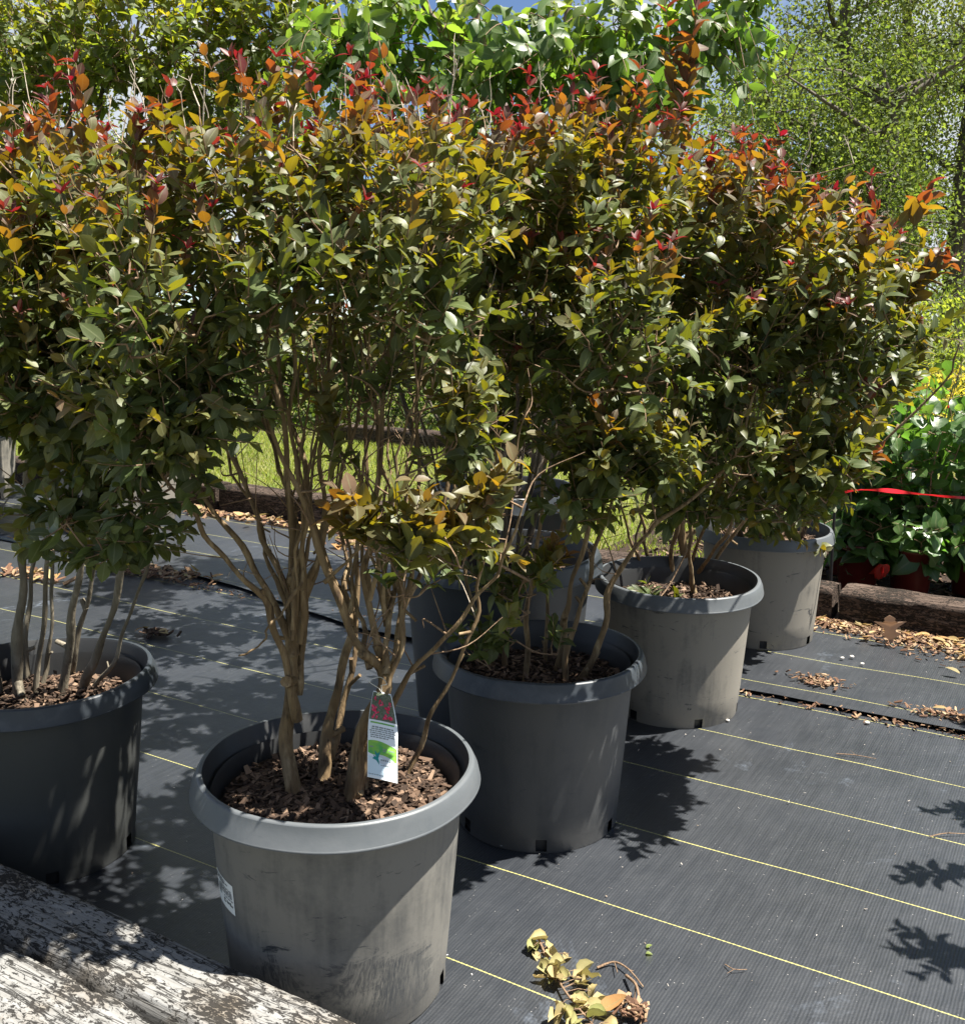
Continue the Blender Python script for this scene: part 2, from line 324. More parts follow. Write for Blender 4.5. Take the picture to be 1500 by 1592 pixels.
# ------------------------------------------------------------------ timbers
def timber_mat(name, stops, crack, warm, sc=1.0, flake=.50):
    g = NG(name); v = g.coord((.06, 1, 1)); v2 = g.coord((.42, 1, 1)); v3 = g.coord(); v4 = g.coord((.035, 1, 1))
    gr = g.noise(v, 60 * sc, 6, .7, .4); fl = g.noise(v2, 95 * sc, 5, .75, .8); big = g.noise(v3, 5 * sc, 5, .65); ck = g.noise(v4, 17 * sc, 4, .6, .5)
    c = g.ramp(gr, stops); c = g.mix(g.ramp(big, [(.45, 0), (.65, .7)]), c, warm)
    pe = g.math('ADD', fl, g.math('MULTIPLY', g.math('SUBTRACT', big, .5), .5)); m = g.ramp(pe, [(flake, 0), (flake + .035, 1)])
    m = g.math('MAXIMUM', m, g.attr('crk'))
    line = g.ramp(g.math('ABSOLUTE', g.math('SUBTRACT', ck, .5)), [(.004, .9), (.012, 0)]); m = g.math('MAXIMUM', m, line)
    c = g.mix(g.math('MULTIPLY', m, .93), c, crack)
    h = g.math('SUBTRACT', gr, g.math('MULTIPLY', m, .9))
    return g.done(g.pbr(c, .85, .2, g.bump(h, .9, .006)))
M['log_grey'] = timber_mat('weathered_pale_timber', [(.25, (.11, .105, .098)), (.42, (.19, .187, .178)), (.7, (.27, .268, .262))], (.015, .0135, .012), (.16, .125, .085), 1.15, .505)
M['sleeper'] = timber_mat('weathered_dark_timber', [(.3, (.028, .019, .015)), (.5, (.075, .052, .04)), (.75, (.17, .13, .105))], (.010, .008, .006), (.085, .058, .044), 1.0)
def timber(name, label, n0, n1, t0, t1, z0, z1, mat, rough=.006, crackn=None, seed=0, rnd=.03, dz=0.0, group=None, fine_=.013):
    L = t1 - t0; o0 = nt((n0 + n1) / 2, (t0 + t1) / 2, z0); W, H = n1 - n0, z1 - z0
    prof = []                                                    # rounded rectangle, walked round with even spacing
    for (cx, cy, a0) in ((W / 2 - rnd, rnd, -90), (W / 2 - rnd, H - rnd, 0), (-W / 2 + rnd, H - rnd, 90), (-W / 2 + rnd, rnd, 180)):
        for a in (0, 30, 60, 90): prof.append((cx + rnd * math.cos(R(a0 + a)), cy + rnd * math.sin(R(a0 + a))))
    fine = []
    for a, b in zip(prof, prof[1:] + prof[:1]):
        k = max(1, int(math.hypot(b[0] - a[0], b[1] - a[1]) / fine_)); fine += [(a[0] + (b[0] - a[0]) * i / k, a[1] + (b[1] - a[1]) * i / k) for i in range(k)]
    prof = fine; m = len(prof); ns = int(L / .02) + 1; V = []; CK = []; cz = H / 2
    for i in range(ns + 1):
        x = -L / 2 + L * i / ns; endf = min(1, min(i, ns - i) / 1.5 + .0)
        for (y, z) in prof:
            q = Vector((x * 2.5, y * 14, z * 14)); d = mnoise.noise(q + Vector((seed, 0, 0))) * rough * 1.2 + mnoise.noise(Vector((x * 9, y * 50, z * 50 + seed))) * rough * .7
            r = math.hypot(y, z - cz); sc = 1 + d / r; ck_ = 0.0
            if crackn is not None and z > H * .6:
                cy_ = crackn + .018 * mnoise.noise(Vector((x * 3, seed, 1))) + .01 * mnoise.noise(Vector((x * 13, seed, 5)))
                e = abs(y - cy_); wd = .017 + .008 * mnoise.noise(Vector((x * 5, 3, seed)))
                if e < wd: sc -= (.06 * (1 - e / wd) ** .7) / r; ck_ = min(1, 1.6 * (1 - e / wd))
            f = .96 + .04 * endf; CK.append(ck_)
            V.append((x, y * sc * f, cz + (z - cz) * sc * f + dz * mnoise.noise(Vector((x * .9, seed, 9)))))
    i = np.arange(ns)[:, None] * m; j = np.arange(m)[None]; j2 = (j + 1) % m
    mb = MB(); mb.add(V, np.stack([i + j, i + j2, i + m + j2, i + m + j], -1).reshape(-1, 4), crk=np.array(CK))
    for e, s in ((0, 1), (ns * m, -1)):
        c = mb.n; ring = np.array(V[e:e + m]); mb.add(np.vstack([ring, ring.mean(0, keepdims=True)]), [[m, (q + 1) % m, q][::s] for q in range(m)], smooth=False)
    o = mb.build(name, mat, local=True); o.location = o0; o.rotation_euler = (0, 0, -TH)
    return tag(o, label, 'timber', group)
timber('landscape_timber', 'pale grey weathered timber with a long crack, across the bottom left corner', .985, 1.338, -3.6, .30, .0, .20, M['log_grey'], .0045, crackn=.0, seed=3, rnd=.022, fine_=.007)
TG = 'timbers edging the bed'
timber('landscape_timber', 'dark weathered edging timber in front of the red pots at the right', 4.90, 5.10, -1.02, 1.6, .0, .17, M['sleeper'], .008, seed=11, group=TG)
timber('landscape_timber', 'dark edging timber butted behind the backmost big pot, left of the gap', 4.93, 5.12, -3.05, -1.06, .0, .165, M['sleeper'], .009, seed=17, group=TG)
timber('landscape_timber', 'dark edging timber between the sunny lawn and the fabric, seen through bare stems', 5.32, 5.52, -5.45, -3.10, .0, .20, M['sleeper'], .008, seed=23, group=TG)
timber('landscape_timber', 'dark edging timber on the far left behind the straight grey stems', 5.33, 5.53, -8.1, -5.50, .0, .20, M['sleeper'], .008, seed=29, group=TG)
timber('landscape_timber', 'pale far timber beyond the sunny lawn, seen through the stems', 9.1, 9.3, -7.5, -3.6, .0, .19, M['sleeper'], .008, seed=31, group=TG)

# ------------------------------------------------------------------ pots
def lathe(mb, prof, seg=96, skip=None, mi=0):
    k = len(prof); a = np.arange(seg) * 2 * math.pi / seg; V = np.zeros((k, seg, 3))
    for i, (r, z) in enumerate(prof):
        r = r * (1 + .006 * np.sin(a * 2 + seg * z) + .003 * np.sin(a * 5 + 1.3) + .002 * np.sin(a * 9 + r * 7)) if seg > 60 else r
        V[i, :, 0] = r * np.cos(a); V[i, :, 1] = r * np.sin(a); V[i, :, 2] = z + (.0025 * np.sin(a * 2 + 1) + .0015 * np.sin(a * 3) if seg > 60 and z > .3 else 0)
    F = []
    for i in range(k - 1):
        for j in range(seg):
            if skip and skip(i, j): continue
            F.append((i * seg + j, i * seg + (j + 1) % seg, (i + 1) * seg + (j + 1) % seg, (i + 1) * seg + j))
    mb.add(V.reshape(-1, 3), F, mi=mi)
def make_pot(root, dust, s=1.0, hs=1.0, seed=0.0, scuffs=(), rot=0.0, dcol=(.215, .198, .165), tan=True):
    mat = pot_mat('pot_plastic', dust, False, scuffs, seed, dcol=dcol)
    mb = MB(); q = lambda r, z: (r * s, z * hs)
    hole = lambda i, j: i == 1 and ((j + int(rot)) % 16) in (0, 1)
    lathe(mb, [q(.226, 0), q(.2285, .006), q(.2295, .040), q(.2325, .046), q(.236, .10), q(.250, .27), q(.2655, .435), q(.267, .452)], skip=hole)
    lathe(mb, [q(.214, .001), q(.217, .05), q(.252, .44), q(.258, .46)][::-1], mi=1)
    pot = mb.build('pot', [mat, M['inside']], root, local=True)
    mb = MB()
    lathe(mb, [q(.262, .450), q(.286, .4475), q(.3030, .4470)]); lathe(mb, [q(.3030, .4470), q(.3046, .4482), q(.3046, .4515), q(.3036, .4530)]); lathe(mb, [q(.3036, .4530), q(.297, .474), q(.2915, .490), q(.2905, .4925)]); lathe(mb, [q(.2905, .4925), q(.2885, .4952), q(.2845, .4965), q(.2795, .4957)]); lathe(mb, [q(.2795, .4957), q(.2765, .489), q(.270, .465), q(.258, .44), q(.252, .40), q(.244, .33)], mi=1)
    mb.build('rim', [M['lip' if dust > .6 else 'lip_shaded'], M['inside']], pot, local=True)
    return pot
def chips(mb, P, n_up, size, rng, zr=.006):
    k = len(P); L = size * (.4 + 1.1 * rng.random(k)); Wd = L * (.18 + .35 * rng.random(k)); a = rng.random(k) * 6.283; tl = rng.normal(0, .32, (k, 2))
    D = np.stack([np.cos(a), np.sin(a), tl[:, 0]], 1); S = np.stack([-np.sin(a), np.cos(a), tl[:, 1]], 1); N = np.cross(D, S)
    T = (.06 + .1 * rng.random(k)) * L
    c = [(-1, -1, 0), (1, -.6, 0), (1, .7, 0), (-.8, 1, 0)]
    V = np.stack([P + D * (L * x / 2)[:, None] + S * (Wd * y / 2)[:, None] + N * (T * .5)[:, None] for x, y, _ in c] + [P + D * (L * x / 2)[:, None] + S * (Wd * y / 2)[:, None] - N * (T * .5)[:, None] for x, y, _ in c], 1)
    f = np.array([[0, 1, 2, 3], [7, 6, 5, 4], [0, 4, 5, 1], [1, 5, 6, 2], [2, 6, 7, 3], [3, 7, 4, 0]])
    mb.add(V.reshape(-1, 3), (np.arange(k)[:, None, None] * 8 + f[None]).reshape(-1, 4), smooth=False, rnd=np.repeat(rng.random(k), 8))
def make_mulch(root, r, z, rng, n=900):
    mb = MB(); seg = 48; rr = np.linspace(0, r, 9); V = []
    for q in rr:
        for a in np.arange(seg) * 2 * math.pi / seg: x, y = q * math.cos(a), q * math.sin(a); V.append((x, y, z - .012 + .014 * mnoise.noise((x * 14, y * 14, z * 9))))
    i = np.arange(8)[:, None] * seg; j = np.arange(seg)[None]; mb.add(V, np.stack([i + j, i + (j + 1) % seg, i + seg + (j + 1) % seg, i + seg + j], -1).reshape(-1, 4), rnd=.1)
    a = rng.random(n) * 6.283; q = np.sqrt(rng.random(n)) * (r - .026)
    chips(mb, np.stack([q * np.cos(a), q * np.sin(a), z - .004 + rng.random(n) * .012], 1), None, .021, rng)
    return mb.build('mulch', M['chips'], root, local=True)

# ------------------------------------------------------------------ plants
class Plant:
    """stems, connecting twigs and leafy shoots of one shrub; world coordinates, built under one root"""
    def __init__(s, seed, leaf=.056, ratio=.56, rows='hi', step=.023, pairs=(4, 9), droop=0.0, agebase=(0, .5), opening=(48, 19), curl=(-.06, .65), twig_r=.0016):
        s.seed = seed; s.r = np.random.default_rng(seed); s.L = []; s.tw = MB(); s.stems = []; s.sk = []; s.leaf = leaf; s.ratio = ratio; s.rows = rows; s.step = step; s.pairs = pairs
        s.droop = droop; s.agebase = agebase; s.opening = opening; s.curl = curl; s.twig_r = twig_r; s.dead = MB(); s.cnt = 0
    def stem(s, P, r0, r1, k=5, knob=.14, wob=.006, skel=.25):
        P = smooth_line(P, k); n = len(P)
        ph = s.r.random(6) * 6; f = np.linspace(0, 1, n)
        P = P + wob * np.stack([np.sin(f * 19 + ph[0]) + .6 * np.sin(f * 41 + ph[1]), np.sin(f * 17 + ph[2]) + .6 * np.sin(f * 37 + ph[3]), 0 * f], 1) * np.minimum(1, f * 6)[:, None]
        s.stems.append((P, np.linspace(r0, r1, n) * (1 + .10 * np.sin(f * 23 + ph[4])), knob))
        z0 = P[0][2]; s.sk += [p for p in P if p[2] > z0 + skel]
        return P
    def shoot(s, base, d, length, age0=.1, age1=.5, leaf=None, tip=False, alt=False, thin=False, pairs=None):
        r = s.r; leaf = leaf or s.leaf; d = unit(np.asarray(d, float)); base = np.asarray(base, float)
        up = np.array([0, 0, 1.0]); n = pairs or int(np.clip(round(length / s.step), *s.pairs))
        f = np.linspace(0, 1, n + 2); bend = r.normal(0, .10, 3) + np.array([0, 0, .16 - s.droop])
        C = base + d * length * f[:, None] + bend * length * (f ** 2)[:, None]
        if not thin: tube(s.tw, C, s.twig_r, s.twig_r * .5, 4, cap=False)
        a0 = r.random() * 6.283; e1 = unit(np.cross(d, up + r.normal(0, .1, 3))); e2 = np.cross(d, e1)
        f1 = f[1:-1]; q = C[1:-1]; T = unit(np.gradient(C, axis=0)[1:-1])
        P, D, N, Ls, A, Ti = [], [], [], [], [], []
        for k in range(n):
            az = a0 + k * (math.pi / 2 + .15)
            for sd in ((0, math.pi) if not alt else (0,)):
                if r.random() < .06: continue
                th = R(np.clip(r.normal(s.opening[0] - 26 * f1[k] * (1 if tip else .4), s.opening[1]), 8, 105)); aa = az + sd + r.normal(0, .3) + (k * 1.1 if alt else 0)
                side = math.cos(aa) * e1 + math.sin(aa) * e2
                dd = unit(T[k] * math.cos(th) + side * math.sin(th)) + np.array([0, 0, -s.droop * r.random()])
                P.append(q[k] + side * s.twig_r); D.append(dd); N.append(T[k] * .8 + up * .7 + r.normal(0, .36, 3))
                Ls.append(leaf * (1 - .45 * max(0, f1[k] - .45) / .55) * r.uniform(.72, 1.15)); ag_ = age0 + (age1 - age0) * f1[k] ** 1.5; A.append(np.clip(ag_ + (max(0, tip - ag_) * .75 * f1[k] ** 2.5 if tip else 0) + r.normal(0, .045), 0, 1))
        if tip:
            m = r.integers(4, 7); a0 = r.random() * 6.28
            for k in range(m):
                th = R(r.uniform(18, 62)); aa = a0 + k * 2.4; side = math.cos(aa) * e1 + math.sin(aa) * e2
                P.append(C[-1]); D.append(unit(T[-1] * math.cos(th) + side * math.sin(th))); N.append(T[-1] * 1.0 - side * .6); Ls.append(-leaf * r.uniform(.45, .72)); A.append(np.clip(tip + r.normal(0, .06), 0, 1))
        if P: s.L.append((np.array(P), np.array(D), np.array(N), np.array(Ls), np.array(A)))
    def connect(s, p, r=.0022, sag=0.0):
        if not s.sk: return
        K = np.array(s.sk[::1]); dv = K - p; cost = np.linalg.norm(dv, axis=1) + .8 * np.maximum(0, dv[:, 2] + .04); k = K[int(cost.argmin())]
        L = np.linalg.norm(p - k)
        if L < .015: return
        m = (k + p) / 2 + s.r.normal(0, .05, 3) * L + np.array([0, 0, -.08 * L]); C = smooth_line([k, m, p], 4)
        tube(s.tw, C, r * (1 + min(1.2, L * 3)), r * .75, 5, cap=False); s.sk += [c for c in C[2:]]
    def wisps(s, n, zlo, zhi, L=(.07, .22)):
        K = [k for k in s.sk if zlo < k[2] < zhi]
        for i in range(n):
            k = K[s.r.integers(len(K))]; d = unit(np.array([s.r.normal(0, .6), s.r.normal(0, .6), s.r.uniform(.2, 1.3)])); ln = s.r.uniform(*L)
            C = smooth_line([k, k + d * ln * .5 + s.r.normal(0, .018, 3), k + d * ln + s.r.normal(0, .03, 3)], 4); dd_ = int(s.r.random() < .15); tube(s.tw, C, s.r.uniform(.0011, .0014 if dd_ else .0026), .0007, 4, cap=False, mi=dd_)
    def crown(s, blobs, top=None, tips=0.0, shell=.72, upness=.75, length=(.09, .20)):
        """blobs: (centre, (rx, ry, rz), shoots, age_low, age_high)"""
        J = []
        for c, rad, n, a0, a1 in blobs:
            c = np.asarray(c); rad = np.asarray(rad)
            for i in range(n):
                d = unit(s.r.normal(size=3)); rho = s.r.uniform(.62, 1.03) if s.r.random() < shell else s.r.random() ** .5 * .7
                p = c + d * rad * rho; h = d[2] * rho
                J.append((p, d, h, a0, a1))
        if s.sk:
            K = np.array(s.sk); J.sort(key=lambda q: float(np.linalg.norm(K - q[0], axis=1).min()))
        for p, d, h, a0, a1 in J:
            hf = np.clip((h + .7) / 1.6, 0, 1); dr = unit(d * (1 - .35 * upness) * np.array([1, 1, .6]) + np.array([0, 0, upness * (.35 + .9 * hf)]) + s.r.normal(0, .22, 3))
            ln = s.r.uniform(*length); age = np.clip(a0 + (a1 - a0) * hf ** 1.6 + s.r.normal(0, .13), 0, .75)
            tp = (s.r.uniform(.82, 1.0) if (tips and hf > .62 and s.r.random() < tips) else False)
            b = p - dr * ln * .5; s.connect(b); s.shoot(b, dr, ln, max(0, age - .20), min(1, age + .18 + .25 * max(0, hf - .5)), tip=tp)
    def spikes(s, pts, h=(.05, .14)):
        for p in pts:
            L = s.r.uniform(*h); d = unit(np.array([s.r.normal(0, .2), s.r.normal(0, .2), 1])); s.connect(p, .0015); C = smooth_line([p, p + d * L * .5 + s.r.normal(0, .006, 3), p + d * L], 3)
            tube(s.tw, C, .0016, .0007, 4, cap=False, mi=1)
            for k in range(s.r.integers(2, 6)):
                q = C[s.r.integers(1, len(C))]; e = unit(d * .8 + s.r.normal(0, .6, 3)); tube(s.tw, np.array([q, q + e * s.r.uniform(.008, .03)]), .0009, .0005, 4, cap=False, mi=1)
    def finish(s, root, leafmat, barkmat, wavy=0.0, stem_name='stem', twigmat=None, foliage='foliage'):
        for P, rr, knob in s.stems:
            mb = MB(); f_ = np.linspace(0, 1, len(rr)); rr = rr * (1 - .30 * np.minimum(1, f_ * 3)) * (1 + .35 * np.exp(-f_ * 30) * (rr[0] > .012)) * np.array([1 + .22 * mnoise.noise(Vector((p_[0] * 30, p_[1] * 30, p_[2] * 22))) for p_ in P]); tube(mb, P, rr, None, 8 if rr[0] < .012 else 12, knob, s.r); 
            if rr[0] > .007:
                for _ in range(1 if s.seed == 12 else 2):
                    q_ = P[s.r.integers(2, max(3, len(P) // 2 + 1))]; e_ = unit(s.r.normal(size=3) + [0, 0, .8]); k_ = s.r.uniform(.3, .5) * rr[0]; tube(mb, np.array([q_, q_ + e_ * rr[0] * 1.0, q_ + e_ * (rr[0] + s.r.uniform(.006, .028))]), k_, k_ * .8, 8, .15, s.r)
            mb.build(stem_name, barkmat, root)
        if s.tw.n: s.tw.build('twigs', [twigmat or M['twig'], M['dead_twig']], root)
        P, D, N, Ls, A = (np.concatenate([q[i] for q in s.L]) for i in range(5)); k = len(P); r = s.r
        mb = MB(); slim = np.where(Ls < 0, .62, 1.0); Ls = np.abs(Ls); leaves(mb, P, D, N, Ls, slim * s.ratio * r.uniform(.85, 1.15, k), A, r.random(k), curl=r.uniform(*s.curl, k), fold=r.uniform(.05, .5, k), rows=s.rows, wavy=wavy, rng=r)
        s.cnt = k
        return mb.build(foliage, leafmat, root)
def pxstem(pl, pts, z0, Y1, r0, r1, sink=.05, y0=None, **kw):
    """a stem traced along its run: foot at soil height z0, leaning to depth Y1 at its top"""
    n = len(pts)
    if y0: return pl.stem([at(x, y, y0 + (Y1 - y0) * (i / (n - 1))) for i, (x, y) in enumerate(pts)], r0, r1, skel=.05, **kw)
    b = on(*pts[0], z0); y0 = b[1]
    P = [b - np.array([0, 0, sink]), b] + [at(x, y, y0 + (Y1 - y0) * (i + 1) / (n - 1)) for i, (x, y) in enumerate(pts[1:])]
    return pl.stem(P, r0, r1, **kw)
def blob(px, py, Y, rx, ry, rz, n, a0=0.0, a1=.5): return (at(px, py, Y), (rx, ry, rz), n, a0, a1)
def sprays(pl, L, connect=True):
    for (px, py, Y, dx, dy, dz, ln, a0, a1, k) in L:
        p = at(px, py, Y)
        for i in range(k):
            q = p + pl.r.normal(0, .022, 3) * (i > 0); d = np.array([dx, dy, dz]) + pl.r.normal(0, .3, 3) * (i > 0); b = q - unit(d) * ln * .5
            if connect: pl.connect(b, .002)
            pl.shoot(b, d, ln, a0, a1, tip=False, leaf=pl.leaf * (1.32 if a1 >= .5 else 1.0))
PG = 'crape myrtles in black nursery pots'
def potted(label, x, y, dust, soil, s=1.0, hs=1.0, seed=0.0, scuffs=(), rot=0, nchip=1300, tilt=(0, 0), dcol=(.215, .198, .165), group=PG):
    root = empty('potted_crape_myrtle', (x, y, .016 if y > 3.9 else .006)); tag(root, label, 'potted shrub', group)
    pot = make_pot(root, dust, s, hs, seed, scuffs, rot, dcol); pot.rotation_euler = (*tilt, 0)
    r = np.random.default_rng(int(seed * 100) + 5)
    m = make_mulch(root, .256 * s, soil, r, nchip); m.rotation_euler = (*tilt, 0)
    return root, pot

# --- nearest: the one with the flower tag
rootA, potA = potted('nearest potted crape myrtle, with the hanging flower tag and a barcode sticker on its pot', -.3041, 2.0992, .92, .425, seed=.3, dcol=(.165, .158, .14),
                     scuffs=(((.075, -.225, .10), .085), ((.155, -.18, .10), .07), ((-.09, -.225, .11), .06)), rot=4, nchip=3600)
pa = Plant(11, leaf=.045)
z = .425
Y = 2.15
for pts, y1, r0, r1, *fk in [
    ([(455, 1235), (450, 1150), (452, 1060), (455, 985), (462, 900), (452, 800), (440, 700), (424, 560), (404, 400), (390, 300)], 2.22, .024, .003),
    ([(462, 1080), (470, 1000), (485, 910), (500, 810), (503, 700), (510, 560), (505, 400), (520, 300)], 2.3, .010, .0035, 2.12),
    ([(462, 1020), (466, 930), (458, 820), (425, 700), (390, 560), (350, 430)], 2.45, .008, .003, 2.14), ([(455, 990), (430, 900), (395, 800), (350, 690), (330, 560)], 2.35, .008, .003, 2.12), ([(545, 975), (536, 880), (520, 760), (500, 640), (480, 520)], 2.5, .008, .003, 2.2), ([(600, 1050), (606, 940), (622, 820), (640, 700), (680, 560)], 2.4, .008, .003, 2.02), ([(575, 1040), (556, 950), (540, 860), (526, 740), (520, 620)], 2.3, .007, .003, 2.04),
    ([(462, 1120), (440, 1010), (405, 930), (350, 868), (302, 805), (245, 725), (205, 645), (180, 560)], 1.92, .011, .0035, 2.10),
    ([(455, 1050), (440, 960), (392, 880), (340, 805), (303, 735), (255, 600), (190, 450), (150, 300)], 2.2, .011, .004, 2.12),
    ([(455, 1010), (446, 920), (412, 840), (380, 755), (335, 640), (300, 480), (280, 300)], 2.3, .010, .004, 2.14),
    ([(468, 1000), (474, 900), (470, 790), (455, 650), (455, 480), (470, 300)], 2.05, .010, .004, 2.10),
    ([(500, 1218), (515, 1130), (533, 1040), (545, 965), (518, 895), (490, 815), (470, 725), (440, 610), (430, 450), (440, 260)], 2.4, .017, .004),
    ([(512, 1190), (535, 1110), (548, 1000), (556, 900), (566, 790), (566, 640), (572, 460), (580, 280)], 2.45, .012, .004),
    ([(548, 1245), (560, 1165), (580, 1095), (592, 1046), (574, 1022), (547, 972), (511, 902), (477, 806), (440, 700), (400, 560), (370, 420)], 2.0, .021, .004),
    ([(556, 1245), (572, 1160), (590, 1085), (600, 1040), (578, 950), (566, 880), (575, 830), (592, 740), (600, 620), (610, 460), (620, 300)], 2.1, .016, .004),
    ([(565, 1240), (585, 1160), (600, 1070), (616, 985), (646, 915), (664, 862), (690, 760), (722, 640), (745, 540), (755, 440)], 2.4, .013, .003),
    ([(590, 1120), (606, 1050), (626, 980), (640, 900), (646, 860), (655, 760), (650, 620), (660, 450), (670, 300)], 2.2, .009, .004, 2.03),
    ([(632, 1205), (662, 1135), (703, 1055), (735, 965), (748, 900), (772, 800), (802, 700), (825, 620)], 2.15, .008, .003),
    ([(600, 1225), (615, 1095), (650, 1028), (702, 985), (745, 922), (785, 868), (815, 790)], 1.95, .010, .0035),
    ([(470, 960), (495, 850), (540, 720), (560, 560), (545, 400), (550, 260)], 2.25, .008, .0035, 2.12)]:
    pxstem(pa, pts, z, y1, r0, r1, y0=fk[0] if fk else None)
pa.stem([at(505, 905, 2.02), at(545, 868, 2.0), at(565, 845, 1.98)], .005, .003, wob=.002)
pa.stem([at(470, 905, 2.05), at(440, 950, 2.02), at(418, 975, 1.98), at(403, 1005, 1.95), at(370, 1020, 1.93)], .004, .0025, wob=.003)
for i in range(16):
    x0 = pa.r.choice([455, 470, 545, 575, 600, 625]); x1 = x0 + pa.r.uniform(-170, 150) * (1.0 if x0 < 500 else .8); y1_ = pa.r.uniform(430, 560); y0_ = pa.r.uniform(900, 1000); Y0_ = pa.r.uniform(2.02, 2.2)
    pxstem(pa, [(x0, y0_), (x0 + (x1 - x0) * .25 + pa.r.uniform(-8, 8), y0_ + (y1_ - y0_) * .3), (x0 + (x1 - x0) * .6 + pa.r.uniform(-10, 10), y0_ + (y1_ - y0_) * .65), (x1, y1_)], z, Y0_ + pa.r.uniform(-.1, .3), .0055, .0025, y0=Y0_)
pa.wisps(120, .7, 1.5)
pa.crown([blob(220, 335, 2.1, .20, .27, .21, 62, .10, .54), blob(410, 318, 2.15, .24, .30, .22, 84, .10, .55), blob(520, 300, 2.2, .12, .2, .20, 26, .15, .6), blob(620, 330, 2.15, .24, .30, .21, 80, .10, .55), blob(520, 350, 1.95, .24, .18, .14, 18, .1, .5),
          blob(250, 480, 1.92, .16, .24, .17, 46, 0, .3), blob(420, 450, 2.0, .19, .24, .11, 22, 0, .28), blob(590, 445, 2.0, .19, .24, .11, 22, 0, .3), blob(700, 470, 2.05, .12, .2, .14, 20, 0, .25)], tips=.45)
pa.crown([blob(225, 630, 1.9, .11, .14, .14, 38, 0, .18), blob(330, 590, 1.95, .12, .14, .11, 22, 0, .18), blob(290, 680, 1.92, .07, .1, .10, 18, 0, .15), blob(560, 610, 2.2, .10, .15, .10, 8, .0, .2), blob(720, 650, 2.1, .07, .12, .14, 16, 0, .25), blob(750, 780, 2.1, .06, .1, .12, 10, .05, .3), blob(420, 565, 2.5, .16, .14, .10, 14, 0, .2)], upness=.3)
sprays(pa, [(555, 800, 1.86, -.3, -.2, .5, .13, .3, .62, 5), (640, 828, 1.86, .1, -.2, .5, .13, .2, .55, 6), (700, 815, 1.9, .3, -.1, .6, .13, .25, .55, 6), (590, 830, 1.9, -.1, 0, .4, .11, .15, .4, 4),
            (765, 770, 1.95, .3, -.1, .5, .12, .25, .5, 5), (520, 690, 2.0, -.2, -.1, .5, .11, .15, .4, 4), (505, 625, 2.0, -.1, -.1, .6, .09, .3, .5, 3), (705, 660, 2.0, .2, -.1, .6, .13, .15, .45, 5),
            (735, 610, 2.02, .1, -.1, .6, .10, .1, .4, 3), (600, 600, 2.05, .2, 0, .5, .10, 0, .2, 4), (620, 900, 2.0, -.1, -.1, .4, .07, 0, .15, 3), (690, 900, 2.0, .4, 0, .2, .07, 0, .2, 2),
            (265, 660, 1.9, .2, -.2, .1, .10, 0, .15, 3), (250, 790, 1.88, .6, -.2, -.1, .13, 0, .1, 3), (190, 800, 1.9, -.5, -.1, -.1, .13, 0, .1, 3), (100, 860, 1.9, -.6, -.1, .1, .14, 0, .2, 4), (180, 850, 1.9, .5, -.1, 0, .12, 0, .1, 3)])
pa.spikes([at(pa.r.uniform(160, 700), pa.r.uniform(165, 250), pa.r.uniform(2.0, 2.3)) for _ in range(16)])
pa.finish(rootA, M['crape'], M['bark'])

# --- left: straight grey trunks, cut off by the picture's edge
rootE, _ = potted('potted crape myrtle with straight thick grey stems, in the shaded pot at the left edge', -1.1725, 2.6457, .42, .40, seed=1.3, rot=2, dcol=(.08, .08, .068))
pe = Plant(12, leaf=.051)
for pts, y1, r0, r1 in [
    ([(31, 1084), (28, 1010), (31, 934), (36, 850), (44, 740), (50, 660), (38, 540), (20, 380), (10, 200)], 2.6, .021, .008),
    ([(50, 690), (62, 620), (75, 520), (90, 380), (100, 200)], 2.65, .012, .005),
    ([(42, 1060), (42, 976), (47, 900), (58, 840), (75, 750), (95, 640), (110, 480), (120, 300)], 2.85, .012, .005),
    ([(56, 1074), (64, 990), (74, 880), (85, 770), (92, 640), (100, 460), (90, 280)], 2.6, .012, .005),
    ([(67, 1068), (76, 1018), (80, 934), (84, 870), (100, 740), (130, 600), (150, 420)], 2.8, .010, .004),
    ([(95, 1078), (109, 990), (120, 920), (129, 850), (138, 760), (145, 620), (160, 460), (170, 280)], 2.5, .018, .006),
    ([(112, 1050), (126, 976), (140, 906), (150, 845), (168, 720), (190, 560), (200, 380)], 2.75, .013, .005),
    ([(130, 1074), (151, 1018), (174, 948), (194, 862), (205, 770), (212, 640), (230, 480), (225, 300)], 2.45, .017, .006),
    ([(142, 1074), (174, 1032), (196, 976), (218, 912), (232, 850), (242, 750), (250, 640), (262, 500)], 2.6, .009, .004),
    ([(0, 1080), (-20, 950), (-40, 800), (-70, 600), (-100, 350)], 2.6, .016, .006), ([(-40, 1080), (-90, 900), (-150, 650), (-200, 350)], 2.6, .016, .006)]:
    pxstem(pe, pts, .40, y1, r0, r1, knob=.07, wob=.004)
pe.wisps(26, .75, 1.3)
pe.crown([blob(40, 345, 2.5, .30, .32, .24, 104, .10, .53), blob(-150, 360, 2.55, .3, .36, .24, 70, .1, .5), blob(150, 350, 2.6, .2, .30, .23, 74, .10, .55),
          blob(60, 490, 2.3, .24, .26, .17, 66, 0, .3), blob(70, 590, 2.3, .20, .25, .12, 46, 0, .15), blob(190, 550, 2.35, .14, .22, .16, 40, 0, .2), blob(-90, 560, 2.5, .2, .25, .16, 26, 0, .15)], tips=.5)
pe.crown([blob(140, 680, 2.3, .13, .14, .10, 44, 0, .12), blob(215, 690, 2.3, .10, .12, .11, 34, 0, .12), blob(50, 650, 2.4, .12, .14, .07, 22, 0, .12), blob(110, 790, 2.25, .11, .1, .05, 16, 0, .2), blob(190, 840, 2.3, .11, .1, .05, 16, 0, .12)], upness=.2)
